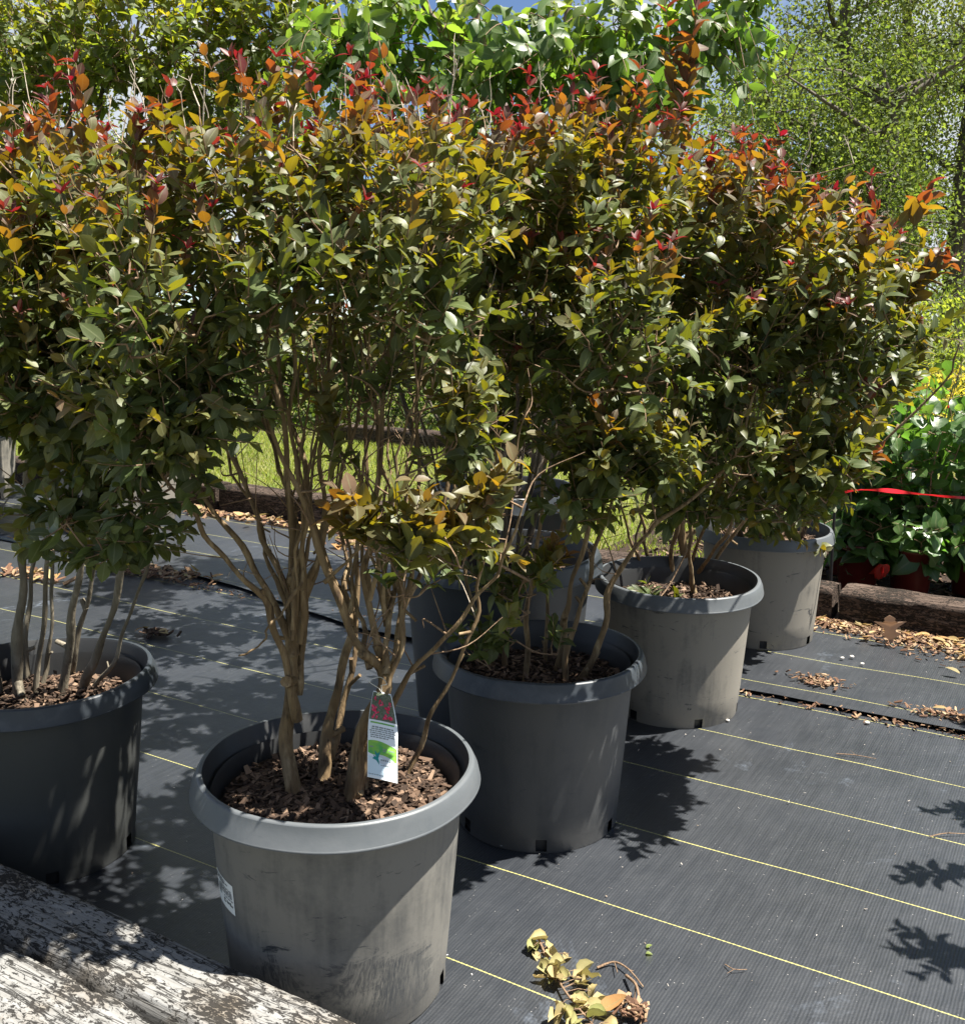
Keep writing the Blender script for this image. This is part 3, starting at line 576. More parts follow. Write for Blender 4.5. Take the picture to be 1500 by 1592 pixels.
sprays(pe, [(70, 565, 2.3, -.5, -.3, .4, .10, .3, .75, 2)])
pe.spikes([at(pe.r.uniform(0, 240), pe.r.uniform(165, 260), pe.r.uniform(2.4, 2.7)) for _ in range(14)])
pe.finish(rootE, M['crape'], M['bark_grey'])

# --- second: right behind the nearest
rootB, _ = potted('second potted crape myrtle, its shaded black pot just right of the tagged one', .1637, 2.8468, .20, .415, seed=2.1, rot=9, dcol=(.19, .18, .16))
pb = Plant(13, leaf=.050)
for pts, y1, r0, r1 in [
    ([(816, 1058), (820, 985), (828, 900), (836, 820), (852, 720), (868, 600), (850, 440), (830, 280)], 2.8, .012, .004),
    ([(867, 1045), (875, 970), (888, 925), (905, 850), (930, 740), (940, 600), (910, 440), (880, 260)], 2.75, .015, .004),
    ([(877, 1062), (890, 989), (906, 925), (925, 865), (952, 780), (985, 660), (1000, 500), (990, 340)], 2.9, .012, .004),
    ([(900, 1060), (928, 1005), (946, 955), (952, 905), (984, 853), (1012, 822), (1048, 796), (1095, 758), (1150, 690), (1180, 600)], 2.75, .014, .005),
    ([(985, 850), (1000, 800), (1010, 740), (1040, 640), (1060, 520)], 2.7, .008, .004),
    ([(790, 1040), (780, 950), (770, 850), (765, 740), (775, 600), (765, 440)], 2.9, .010, .004),
    ([(760, 1040), (735, 930), (712, 820), (700, 700), (690, 560), (700, 420)], 2.95, .010, .004),
    ([(845, 1030), (855, 900), (880, 780), (900, 640), (960, 480), (960, 330)], 3.0, .009, .004)]:
    pxstem(pb, pts, .415, y1, r0, r1)
pb.wisps(80, .7, 1.5)
pb.crown([blob(760, 315, 2.65, .25, .30, .24, 86, .10, .54), blob(930, 318, 2.65, .25, .30, .25, 90, .10, .56), blob(800, 490, 2.6, .22, .3, .2, 48, 0, .3), blob(960, 520, 2.45, .21, .28, .2, 60, 0, .32), blob(690, 460, 2.8, .2, .25, .2, 40, 0, .25),
          blob(900, 650, 2.55, .18, .2, .13, 34, 0, .22)], tips=.5)
pb.crown([blob(955, 720, 2.45, .14, .12, .07, 26, .05, .3), blob(890, 770, 2.5, .12, .12, .09, 20, 0, .2), blob(1030, 740, 2.5, .08, .1, .08, 12, .0, .3)], upness=.35)
pb.crown([blob(800, 900, 2.55, .10, .12, .08, 10, .05, .3), blob(700, 830, 2.3, .06, .1, .10, 8, .05, .3)], upness=.3)
sprays(pb, [(940, 690, 2.4, .1, -.2, .6, .12, .2, .7, 3), (800, 940, 2.55, -.3, -.2, .3, .10, .05, .4, 4), (850, 890, 2.55, .6, -.1, .3, .13, .1, .7, 3), (770, 985, 2.65, -.2, -.3, .4, .1, 0, .1, 5), (730, 1010, 2.65, -.3, -.1, .4, .09, 0, .1, 4), (870, 1000, 2.7, .1, -.2, .6, .08, 0, .1, 2), (1000, 700, 2.5, .3, -.1, .5, .11, .1, .4, 3)])
pb.spikes([at(pb.r.uniform(640, 1000), pb.r.uniform(160, 240), pb.r.uniform(2.6, 2.9)) for _ in range(12)])
pb.finish(rootB, M['crape'], M['bark'])

# --- third
rootC, _ = potted('third potted crape myrtle, in the half sunlit dusty pot that leans slightly forward', .7163, 3.7031, .95, .40, seed=3.2, rot=6, tilt=(R(1.6), 0))
pc = Plant(14, leaf=.051)
for pts, y1, r0, r1 in [
    ([(1079, 928), (1074, 870), (1070, 810), (1072, 700), (1060, 560), (1040, 380)], 3.6, .014, .005),
    ([(1040, 906), (1048, 850), (1056, 780), (1050, 660), (1030, 500), (1010, 330)], 3.7, .016, .005),
    ([(1062, 902), (1062, 820), (1068, 720), (1090, 560), (1100, 400), (1100, 260)], 3.8, .026, .006),
    ([(1082, 906), (1107, 861), (1135, 815), (1180, 730), (1240, 620), (1300, 480)], 3.05, .013, .005), ([(1090, 900), (1150, 820), (1240, 720), (1330, 610), (1380, 480), (1400, 380)], 3.1, .011, .004), ([(1070, 900), (1100, 800), (1130, 690), (1160, 540), (1190, 380)], 2.95, .012, .004),
    ([(1012, 892), (1003, 844), (990, 780), (962, 690), (950, 560)], 3.75, .012, .004), ([(1003, 900), (986, 858), (968, 790), (930, 690), (900, 560)], 3.6, .010, .004)]:
    pxstem(pc, pts, .40, y1, r0, r1)
pc.crown([blob(1060, 362, 2.95, .29, .42, .23, 125, .1, .58), blob(1190, 412, 2.95, .28, .40, .24, 105, .1, .6), blob(1305, 472, 3.05, .26, .38, .26, 95, .1, .62), blob(1080, 540, 2.9, .30, .36, .22, 80, 0, .25), blob(1235, 560, 2.95, .30, .34, .22, 75, 0, .28),
          blob(1345, 570, 3.1, .14, .26, .18, 30, 0, .35), blob(1130, 690, 2.85, .24, .32, .14, 52, 0, .22), blob(1255, 690, 2.85, .18, .28, .12, 34, 0, .3), blob(1010, 650, 3.1, .16, .25, .18, 30, 0, .2)], tips=.5)
pc.crown([blob(1090, 795, 3.0, .18, .15, .07, 20, 0, .2), blob(1200, 780, 2.95, .14, .15, .08, 18, 0, .25), blob(1275, 745, 2.8, .10, .12, .07, 12, .05, .5)], upness=.2)
sprays(pc, [(1070, 90, 2.95, 0, 0, 1, .26, .5, .9, 2), (1065, 170, 2.95, 0, 0, 1, .22, .4, .7, 2), (1010, 930, 3.6, -.3, -.2, .3, .07, 0, .1, 4), (1045, 935, 3.55, .3, -.2, .3, .07, 0, .1, 3),
            (1405, 450, 3.1, .7, -.1, .6, .20, .3, .75, 4), (1435, 430, 3.1, .8, 0, .7, .18, .4, .8, 2), (1415, 330, 3.1, .6, 0, .8, .16, .4, .9, 2), (1385, 545, 3.1, .8, -.1, .3, .17, .15, .5, 3), (1310, 725, 2.75, .8, -.1, .15, .17, .1, .8, 3), (1380, 610, 3.1, .6, -.1, .2, .15, .1, .5, 2), (1325, 730, 2.75, .7, -.2, .3, .1, .4, .9, 1)])
pc.spikes([at(pc.r.uniform(1150, 1330), pc.r.uniform(250, 340), pc.r.uniform(2.9, 3.2)) for _ in range(12)], h=(.05, .13))
pc.finish(rootC, M['crape'], M['bark'])

# --- fourth
rootD, _ = potted('backmost of the row of potted crape myrtles, beside the red pots and timber', 1.254, 4.5339, .85, .44, seed=4.4, rot=12)
pd = Plant(15, leaf=.058)
for dx, dy, hgt in [(-.5, 0, 1.3), (-.25, -.2, 1.6), (0, .1, 1.75), (.25, -.1, 1.5), (.5, 0, 1.2), (.15, -.4, 1.3), (-.3, -.45, 1.0), (.62, -.2, .95)]:
    b = np.array([1.254 + dx * .16, 4.534 + dy * .2, .40]); pd.stem([b, b + [dx * .3, dy * .3, hgt * .35], b + [dx * .85, dy * .8, hgt * .75], b + [dx, dy, hgt]], .014, .004)
pd.crown([blob(1230, 450, 4.3, .44, .42, .34, 110, .1, .6), blob(1320, 510, 4.25, .26, .34, .28, 50, .1, .6), blob(1215, 660, 4.2, .42, .36, .26, 80, 0, .3), blob(1310, 640, 4.25, .14, .26, .20, 22, 0, .35)], tips=.4)
pd.crown([blob(1170, 790, 4.1, .32, .2, .14, 50, 0, .15), blob(1265, 770, 4.15, .12, .16, .10, 14, .05, .5)], upness=.15)
sprays(pd, [(1270, 850, 4.3, .2, -.6, -.2, .12, .2, .4, 1)])
pd.spikes([at(pd.r.uniform(1180, 1460), pd.r.uniform(330, 440), pd.r.uniform(3.6, 4.3)) for _ in range(6)], h=(.06, .16))
pd.finish(rootD, M['crape'], M['bark'])

# --- big pots hidden in the middle
def vase(pl, x, y, z0, n, spread, h, r0=.011, r1=.004, foot=.14):
    for i in range(n):
        a = pl.r.random() * 6.283; q = math.sqrt(pl.r.random()); b = np.array([x + foot * q * math.cos(a), y + foot * q * math.sin(a), z0 - .05]); d = np.array([math.cos(a), math.sin(a), 0]) * spread * q
        hh = h * pl.r.uniform(.8, 1.05); pl.stem([b, b + d * .25 + [0, 0, hh * .3], b + d * .62 + [0, 0, hh * .65], b + d + [0, 0, hh]], r0 * pl.r.uniform(.7, 1.2), r1)
rootF, _ = potted('large potted crape myrtle in the dark middle, its wide rim half hidden by leaves', .055, 3.53, .06, .53, 1.2, 1.27, seed=5.5, rot=1, nchip=500)  # little dust: the deep shade on this pot put into its colour
pf = Plant(16, leaf=.056); vase(pf, .03, 3.55, .53, 22, .46, 1.25, .011)
pf.wisps(110, .8, 1.6)
pf.crown([blob(640, 355, 3.5, .44, .4, .29, 110, .1, .55), blob(820, 365, 3.5, .42, .4, .29, 110, .1, .55), blob(740, 540, 3.55, .5, .36, .18, 70, 0, .15), blob(830, 640, 3.6, .3, .3, .16, 50, 0, .15)], tips=.3)
pf.finish(rootF, M['crape'], M['bark_dark'])
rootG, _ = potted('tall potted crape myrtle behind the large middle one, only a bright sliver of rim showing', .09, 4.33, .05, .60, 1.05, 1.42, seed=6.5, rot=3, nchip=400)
pg = Plant(17, leaf=.058); vase(pg, .09, 4.33, .6, 12, .6, 1.25, .011)
pg.crown([blob(560, 400, 4.4, .5, .45, .4, 110, .05, .4), blob(830, 420, 4.4, .5, .45, .42, 90, .05, .4), blob(480, 540, 4.5, .4, .4, .16, 60, 0, .15)], tips=.2)
pg.finish(rootG, M['crape'], M['bark_dark'])

# --- far pots at the left, with the tall yellow-green shrub
rootH, _ = potted('tall yellow-green crape myrtle with orange tips, in the wide far pot behind the grey stems', -2.49, 7.0, .9, .54, 1.6, 1.26, seed=7.5, rot=5, nchip=200)
ph = Plant(18, leaf=.092, ratio=.6, rows='lo', step=.045, pairs=(3, 6), agebase=(0, .5), twig_r=.003)
for pts in ([(110, 300), (112, 170), (118, 60), (125, -60)], [(140, 300), (130, 190), (150, 90), (150, -60)], [(150, 320), (150, 170), (190, 100), (240, -40)], [(190, 330), (230, 150), (330, 30), (400, -60)], [(100, 330), (80, 200), (40, 80), (-10, -60)], [(200, 330), (300, 180), (420, 100), (470, -10)]):
    b = np.array([-2.49 + (pts[0][0] - 150) * .002, 7.0, .5]); ph.stem([b] + [at(x, y, 6.9) for x, y in pts], .034, .010, wob=.01)
ph.crown([blob(70, 50, 6.7, .6, .6, .5, 150, .1, .8), blob(260, 60, 6.7, .6, .6, .55, 190, .15, .75), blob(420, 40, 6.8, .45, .5, .45, 120, .15, .7), blob(-30, 150, 6.8, .4, .5, .4, 70, .1, .85), blob(350, 190, 6.9, .6, .5, .3, 80, .1, .55),
          blob(170, 330, 7.0, .8, .5, .45, 110, 0, .4), blob(150, 560, 7.0, .5, .4, .25, 40, 0, .2)], tips=.15, upness=.45, length=(.18, .36))
ph.finish(rootH, M['olive'], M['bark_dark'])
rootI, _ = potted('bushy crape myrtle in the far grey pot cut by the left edge', -3.99, 7.9, .95, .58, 1.5, 1.38, seed=8.5, rot=7, nchip=150)
pi_ = Plant(19, leaf=.085, ratio=.6, rows='lo', step=.045, pairs=(3, 6), twig_r=.003); vase(pi_, -3.99, 7.9, .58, 9, .6, 1.8, .02, .006, .2)
pi_.crown([((-3.8, 7.9, 1.7), (.8, .6, .6), 120, .1, .6), ((-3.4, 7.9, 1.3), (.5, .5, .4), 50, 0, .3)], upness=.5, length=(.15, .3))
pi_.finish(rootI, M['olive'], M['bark_dark'])
rootJ, _ = potted('low dark potted shrub in front of the far grey pot at the left edge', -3.72, 6.95, .3, .40, 1.3, 1.0, seed=9.5, rot=7, nchip=150)
pj = Plant(20, leaf=.07, rows='lo'); vase(pj, -3.72, 6.95, .4, 6, .35, .9, .012, .004, .15)
pj.crown([((-3.75, 6.95, 1.15), (.4, .4, .4), 60, .05, .5)], upness=.5); pj.finish(rootJ, M['crape'], M['bark_dark'])
# --- the shrub standing just outside the right edge: its branch tips shade the fabric
rootK, _ = potted('potted crape myrtle outside the right edge, its tips shading the fabric', 1.95, 2.05, .8, .42, seed=10.5, rot=7, nchip=100)
pk = Plant(21, leaf=.056)
for i, (dx, dy, dz) in enumerate([(-.25, .38, .55), (-.38, .05, .58), (.0, .75, .6), (.2, .2, .9), (0, -.3, .9), (.25, 1.2, .7)]):
    b = np.array([1.95, 2.05, .4]); pk.stem([b, b + np.array([dx, dy, dz]) * [.3, .3, .5], b + [dx, dy, dz]], .009, .003)
pk.crown([((1.72, 2.46, .98), (.13, .08, .08), 9, 0, .3), ((1.58, 2.12, 1.0), (.13, .09, .08), 9, 0, .3), ((1.98, 2.85, 1.02), (.14, .10, .08), 8, 0, .3), ((2.2, 2.1, 1.3), (.3, .3, .3), 60, 0, .6), ((2.25, 3.3, 1.15), (.12, .2, .08), 6, 0, .3)], upness=.3)
pk.finish(rootK, M['crape'], M['bark'])

# ------------------------------------------------------------------ broad-leaved tree behind the middle
rootT = empty('small_tree', (.25, 5.5, 0)); tag(rootT, 'broad-leaved bright green small tree with several brown trunks, above the middle bushes', 'tree')
pt = Plant(31, leaf=.105, ratio=.58, rows='hi', step=.055, pairs=(3, 6), droop=.75, opening=(70, 22), curl=(.1, .45), twig_r=.003)
for pts, r0, r1 in (([(846, 420), (838, 160), (850, 60), (858, -80)], .036, .018), ([(835, 420), (842, 140), (872, 60), (905, -60)], .034, .018), ([(760, 420), (752, 120), (744, 10), (740, -90)], .034, .02),
                    ([(720, 420), (704, 110), (668, 20), (640, -80)], .022, .012), ([(730, 420), (700, 90), (655, 0), (640, -60)], .02, .01), ([(880, 400), (960, 120), (1060, 60), (1120, -20)], .02, .008), ([(690, 420), (600, 160), (540, 60), (500, -60)], .018, .008)):
    b = np.array([.25 + (pts[0][0] - 800) * .0012, 5.55, -.05]); pt.stem([b] + [at(x, y, 5.5) for x, y in pts], r0, r1, wob=.008)
pt.crown([blob(555, 50, 5.2, .40, .45, .34, 62, .2, .9), blob(690, 70, 5.5, .36, .4, .34, 40, .2, .8), blob(800, 70, 5.2, .3, .4, .3, 34, .2, .9), blob(950, 80, 5.1, .40, .45, .40, 62, .2, .9), blob(1070, 70, 5.2, .34, .4, .34, 42, .2, .9), blob(800, 220, 5.4, .9, .4, .22, 70, .0, .5), blob(1130, 10, 5.2, .25, .3, .16, 18, .2, .9)],
         upness=.2, shell=.6, length=(.22, .42))
pt.finish(rootT, M['green'], M['bark_tree'], stem_name='trunk')

# ------------------------------------------------------------------ woods and shrubs beyond
def wood_tree(label, x, y, h, cr, low, seed, leafn, age=(0, 1), size=.11, lean=0.0, limbs=26, group='trees of the woods beyond'):
    r = np.random.default_rng(seed); root = empty('woodland_tree', (x, y, 0)); tag(root, label, 'tree', group)
    tr, cl = MB(), MB(); P = smooth_line([np.array([x, y, -.2]), np.array([x + lean * .3 + r.normal(0, .15), y, h * .4]), np.array([x + lean + r.normal(0, .25), y, h * .75]), np.array([x + lean * 1.3, y, h])], 6)
    tube(tr, P, .020 * h * 1.1, .03, 9, .1, r); C = []
    for k in range(limbs):
        f = r.uniform(low, .97); p = P[int(f * (len(P) - 1))]; a = r.random() * 6.283; L = cr * r.uniform(.45, 1.1) * (1.15 - .6 * abs(f - .55)); d = np.array([math.cos(a), math.sin(a), r.uniform(.1, .8)])
        q = [p, p + d * L * .5 + r.normal(0, .12, 3), p + d * L * np.array([1, 1, .85]) + r.normal(0, .2, 3)]; S = smooth_line(q, 4); tube(tr, S, .050 + .018 * L, .014, 5, cap=False)
        for m in range(4):
            s0 = S[r.integers(3, len(S))]; e = s0 + r.normal(0, .55, 3); tube(tr, smooth_line([s0, (s0 + e) / 2 + r.normal(0, .08, 3), e], 3), .016, .005, 4, cap=False); C += [e, (s0 + e) / 2]
        C.append(S[-1])
    leafn = int(leafn * 2.6); C = np.array(C); idx = r.integers(0, len(C), leafn); Q = C[idx] + r.normal(0, .40, (leafn, 3)) * np.array([1, 1, .7])
    ca = r.random(len(C)); A = np.clip(age[0] + (age[1] - age[0]) * (.75 * ca[idx] + .25 * r.random(leafn)), 0, 1)
    D = r.normal(size=(leafn, 3)) + [0, 0, -.3]; N = r.normal(size=(leafn, 3)) + [0, 0, .8]
    leaves(cl, Q, D, N, size * .86 * r.uniform(.5, 1.3, leafn), .62, A, r.random(leafn), rows='lo', curl=.2)
    tr.build('trunk', M['bark_dark'], root); cl.build('crown', M['wood_leaf'], root); return root
def px(x, Y): return (x - PPX) / F_PX * Y
W_ = [('pale spring-green woodland tree right of the sky gap, with forked dark trunk', px(1305, 24), 24, 11.5, 2.3, .12, 1, 9000, (.1, .8), 0.2),
      ('yellow-green woodland tree at the right edge, tallest of the woods', px(1470, 22), 22, 13, 2.4, .08, 2, 10000, (.3, 1.0), .2),
      ('mid green woodland tree standing between two paler trees at the right', px(1392, 29), 29, 13.5, 2.6, .08, 3, 10000, (.0, .6), 0),
      ('thin pale woodland tree just right of the big green leaves', px(1215, 27), 27, 7.6, 1.8, .15, 4, 3600, (.2, .7), -.3),
      ('small shaded woodland tree low in front of the dark trunks', px(1345, 19), 19, 5.8, 1.7, .05, 5, 7000, (.0, .55), 0),
      ('dull green woodland tree half hidden by the right hand bush', px(1240, 21), 21, 5.6, 1.9, .05, 6, 6500, (.0, .6), 0),
      ('light woodland tree seen between the trunks in the middle', px(960, 28), 28, 8.2, 2.5, .08, 7, 6500, (.1, .7), 0),
      ('light woodland tree behind the middle trunks, left of the sky gap', px(700, 30), 30, 8.0, 2.5, .08, 8, 6500, (.1, .7), 0),
      ('woodland tree glimpsed behind the tall yellow-green shrub', px(420, 27), 27, 8.0, 2.5, .08, 9, 6000, (.1, .7), 0),
      ('bright woodland tree at the top left corner', px(90, 24), 24, 7.2, 2.5, .05, 10, 7000, (.3, .9), 0),
      ('woodland tree beyond the left edge pots', px(-60, 20), 20, 6.5, 2.2, .05, 11, 6000, (.3, .9), 0),
      ('slender woodland tree in the gap of pale blue sky', px(1125, 32), 32, 7.6, 1.9, .1, 12, 3500, (.2, .7), 0),
      ('dark trunked woodland tree outside the right edge', px(1580, 25), 25, 13, 2.5, .08, 13, 7000, (.2, .9), 0)]
for (lb, x, y, h, cr, lo, sd, nl, ag, le) in W_: wood_tree(lb, x, y, h, cr, lo, sd + 100, nl, ag, .12 if y > 22 else .10, le)
def mound(name, label, cat, blobs, mat, seed, n, size, age, group=None, ratio=.55, stems=True):
    r = np.random.default_rng(seed); c0 = np.array(blobs[0][0]); root = empty(name, (c0[0], c0[1], 0)); tag(root, label, cat, group); mb, tb = MB(), MB()
    vol = np.array([b[1][0] * b[1][2] for b in blobs]); vol /= vol.sum()
    for (c, rad), v in zip(blobs, vol):
        k = int(n * v); d = unit(r.normal(size=(k, 3))); lump = np.array([1 + .22 * mnoise.noise(Vector(q * 2.6) + Vector((seed, 0, 0))) + .12 * mnoise.noise(Vector(q * 7)) for q in d]); rho = np.where(r.random(k) < .75, r.uniform(.8, 1.06, k), r.uniform(.3, .9, k)) * lump
        P = np.array(c) + d * np.array(rad) * rho[:, None]; P[:, 2] = np.maximum(P[:, 2], .02)
        A = np.clip(age[0] + (age[1] - age[0]) * (.5 * (d[:, 2] * .5 + .5) + .5 * r.random(k)), 0, 1)
        leaves(mb, P, d + r.normal(0, .7, (k, 3)) + [0, 0, .2], r.normal(0, .6, (k, 3)) + [0, 0, .9] + d * .5, size * r.uniform(.6, 1.3, k), ratio, A, r.random(k), rows='lo', curl=.2)
        for _ in range(10):
            q = np.array(c) + unit(r.normal(size=3)) * np.array(rad) * .8; q[2] = abs(q[2]); f = np.array([c[0] + r.normal(0, .1), c[1] + r.normal(0, .1), -.05]); tube(tb, smooth_line([f, (f + q) / 2 + r.normal(0, .1, 3), q], 3), .016, .005, 5, cap=False)
    tb.build('stem', M['bark_dark'], root); mb.build('foliage', mat, root); return root
mound('golden_shrub', 'low golden yellow shrub behind the hibiscus at the right edge', 'shrub', [((px(1470, 10.5), 10.5, .35), (1.0, .8, .52)), ((px(1590, 10.5), 10.3, .35), (.8, .8, .5))], M['shrub'], 41, 9000, .05, (.75, 1.15))
mound('yellow_green_shrub', 'loose yellow-green shrub above the golden one at the right edge', 'shrub', [((px(1480, 13.5), 13.5, .75), (1.2, .9, .95)), ((px(1400, 14), 14, .6), (.8, .8, .75)), ((px(1610, 13.5), 13.5, .8), (.9, .9, 1.0))], M['shrub'], 42, 12000, .065, (.0, .45))
SG = 'shrubs beyond the lawn'
for k, (x, Y, wx, hz, lb, ag) in enumerate([(60, 13, 1.3, 1.35, 'bright green shrub beyond the lawn at the far left', (.15, .7)), (230, 14, 1.2, 1.2, 'dark rounded shrub beyond the lawn, behind the slanting left branch', (.0, .25)), (420, 13.5, 1.2, 1.15, 'dark shrub beyond the lawn, seen between the tagged plant\'s stems', (.0, .2)),
                                             (600, 13, 1.2, 1.15, 'dark shrub at the far end of the lawn, behind the middle stems', (.0, .25)), (800, 14, 1.3, 1.2, 'dark shrub beyond the lawn, right behind the large middle pot', (.0, .3)), (980, 13, 1.1, 1.2, 'green shrub beyond the lawn, behind the third pot', (.1, .5)), (1160, 14, 1.3, 1.25, 'green shrub beyond the lawn, behind the backmost pot of the row', (.1, .6)), (1310, 15, 1.2, 1.2, 'green shrub under the dark woodland trunks', (.05, .5))]):
    mound('lawn_shrub', lb, 'shrub', [((px(x, Y), Y, hz * .5), (wx, .8, hz * .62)), ((px(x, Y) + wx * .6, Y + .3, hz * .4), (wx * .6, .6, hz * .5))], M['shrub' if ag[1] > .65 else 'wood_leaf'], 50 + k, 3600, .085, ag, SG)

# ------------------------------------------------------------------ hibiscus in red pots
M['red_pot'] = plain('red_brown_plastic', (.085, .010, .007), .35, .5, .25, 12)
def hibiscus(label, x, y, seed, h, n, spread, flower=False):
    root = empty('potted_hibiscus', (x, y, .03)); tag(root, label, 'potted plant', 'hibiscus plants in red pots'); root.location.z = .03
    mb = MB(); lathe(mb, [(.002, 0), (.085, 0), (.088, .01), (.112, .235), (.122, .238), (.124, .262), (.117, .264), (.112, .25), (.105, .225), (.002, .22)], 48); pot = mb.build('pot', M['red_pot'], root, local=True)
    r = np.random.default_rng(seed); m = make_mulch(root, .105, .226, r, 60)
    p = Plant(seed, leaf=.10, ratio=.74, rows='wide', step=.045, pairs=(4, 8), droop=.28, opening=(72, 16), curl=(.05, .4), twig_r=.003)
    for i in range(n + 3):
        a = i * 2.4 + r.random(); b = np.array([x + .03 * math.cos(a), y + .03 * math.sin(a), .2]); d = np.array([math.cos(a), math.sin(a), 0]) * spread * r.uniform(.5, 1.1); hh = h * (r.uniform(.7, 1.05) if i < n else r.uniform(.15, .3)); d = d * (1 if i < n else .8)
        S = p.stem([b, b + d * .4 + [0, 0, hh * .5], b + d + [0, 0, hh]], .007, .003, skel=.1)
        for f in np.linspace(.06, .98, 11):
            q = S[int(f * (len(S) - 1))]; aa = r.random() * 6.28; dd = np.array([math.cos(aa), math.sin(aa), .45]); p.shoot(q, dd, r.uniform(.14, .26), 0, .6 * f + .2, alt=True, leaf=.085 + .05 * (1 - f))
    p.finish(root, M['hibiscus'], M['twig'], wavy=.10)
    if flower:
        fb = MB(); c = at(*flower); k = 7; aa = r.random(k) * 6.28
        D = np.stack([np.cos(aa) * .6, np.sin(aa) * .3, -1 + 0 * aa], 1); leaves(fb, np.tile(c, (k, 1)), D, r.normal(0, .3, (k, 3)) + [0, -1, .2], .075, .75, 0, r.random(k), curl=.5, rows='wide', wavy=.12, rng=r); fb.build('flower', M['red_petal'], root)
    return root
hibiscus('hibiscus with a red bloom drooping in front of its red pot, beside the backmost pot', px(1350, 5.2), 5.22, 61, .85, 6, .22, flower=(1372, 878, 5.02))
hibiscus('hibiscus with large dark leaves hanging over its red pot, middle of the right group', px(1432, 5.15), 5.15, 62, .9, 6, .24)
hibiscus('hibiscus cut off by the right edge behind the timber', px(1530, 5.2), 5.2, 63, .95, 6, .25)
hibiscus('hibiscus at the back of the red pots, with a half open red bud on top', px(1440, 5.65), 5.65, 64, 1.05, 7, .3, flower=(1492, 618, 5.5))
hibiscus('hibiscus squeezed between the backmost grey pot and the other hibiscus', px(1330, 5.6), 5.6, 65, 1.0, 6, .26)
# dark bed under the hibiscus
mb = MB(); rr = np.random.default_rng(70); n = 1800; chips(mb, NV * rr.uniform(5.1, 6.4, (n, 1)) + TV * rr.uniform(-2.4, 1.6, (n, 1)) + [0, 0, .02] + np.array([0, 0, .02]) * rr.random((n, 1)), None, .05, rr); tag(mb.build('bed_mulch', M['chips']), kind='stuff')
mb = MB(); V = [nt(n, t, .018) for n in (5.1, 5.8, 6.5) for t in (-2.6, -1, 1.8)]; mb.add(V, [[0, 1, 4, 3], [1, 2, 5, 4], [3, 4, 7, 6], [4, 5, 8, 7]]); tag(mb.build('bed_soil', M['soil']), kind='structure')
# black stake beside the pot
mb = MB(); s0 = at(1291, 905, 4.95); tube(mb, np.array([[s0[0], s0[1], 0], [s0[0], s0[1], .35], [s0[0] + .004, s0[1], .62]]), .008, .007, 8); tag(mb.build('stake', plain('black_stake_plastic', (.012, .012, .013), .4), origin=(s0[0], s0[1], 0)), 'thin black stake standing between the backmost grey pot and the hibiscus', 'stake')

# ------------------------------------------------------------------ red tape
gt = NG('red_tape_plastic'); tp = gt.pbr((.62, .015, .025), .3, .5); tt = gt.n('BsdfTranslucent', Color=(.7, .02, .03, 1)); mx_ = gt.n('MixShader', _0=.3, _1=tp, _2=tt.outputs[0]); M['tape'] = gt.done(mx_.outputs[0])
C = smooth_line([at(1270, 782, 4.62), at(1318, 764, 4.72), at(1370, 762, 4.82), at(1430, 768, 4.92), at(1500, 774, 5.0), at(1600, 778, 5.1)], 10); mb = MB(); V = []
for i, c in enumerate(C):
    f = i / (len(C) - 1); a = R(70) + .9 * math.sin(f * 17) ; wd = .022 * (.35 + .65 * min(1, f * 5)) * (.8 + .25 * math.sin(f * 31))
    u = np.array([.05, -math.cos(a), math.sin(a)]); V += [c - u * wd * .5, c + np.array([0, 0, .004 * math.sin(i)]), c + u * wd * .5]
mb.add(V, [[i * 3 + j, i * 3 + j + 1, i * 3 + j + 4, i * 3 + j + 3] for i in range(len(C) - 1) for j in (0, 1)]); tag(mb.build('flagging_tape', M['tape'], origin=C[0]), 'red plastic tape stretched across the hibiscus leaves', 'tape')

# ------------------------------------------------------------------ leaf litter, grit, bits
def litter(name, n, gen, size, mat, seed, leafy=0, lsz=.05):
    r = np.random.default_rng(seed); mb = MB(); P = gen(r, n); chips(mb, P + [0, 0, .004] + np.array([0, 0, .012]) * r.random((n, 1)), None, size, r)
    o = mb.build(name, M[mat]); tag(o, kind='stuff')
    if leafy:
        mb = MB(); P = gen(r, leafy) + [0, 0, .018]; D = r.normal(size=(leafy, 3)) * [1, 1, .2]; leaves(mb, P, D, r.normal(0, .35, (leafy, 3)) + [0, 0, 1], lsz * r.uniform(.6, 1.3, leafy), .45, r.uniform(.4, 1, leafy), r.random(leafy), curl=r.uniform(-.3, .5, leafy), rows='hi'); tag(mb.build('fallen_leaves', M['dry']), kind='stuff')
def heap(n0, n1, t0, t1):
    def g(r, n):
        t = r.uniform(t0, t1, n); w_ = np.interp(t, [t0, t0 + .25, (t0 + t1) / 2, t1], [.05, .12, n1 - n0, n1 - n0]); return NV * (n1 - np.abs(r.normal(0, .5, n)) * w_)[:, None] + TV * t[:, None] + np.array([0, 0, .018])
    return g
litter('leaf_litter', 5200, heap(4.50, 4.89, -1.3, 1.0), .021, 'litter', 71, 260, .05)
spot = lambda px_, py_, sx, sy: (lambda r, n: on(px_, py_, .018)[None] + TV * r.normal(0, sx, (n, 1)) + NV * r.normal(0, sy, (n, 1)))
litter('leaf_litter', 160, spot(1275, 1062, .05, .03), .02, 'litter', 72)
litter('leaf_litter', 190, spot(1490, 1118, .09, .025), .02, 'litter', 73, 6, .04)
litter('leaf_litter', 240, spot(230, 888, .22, .05), .04, 'litter', 74, 20, .06)
litter('leaf_litter', 420, lambda r, n: NV * (5.28 - np.abs(r.normal(0, .09, (n, 1)))) + TV * r.uniform(-6.5, -3.2, (n, 1)) + [0, 0, .02], .05, 'litter', 75, 60, .09)
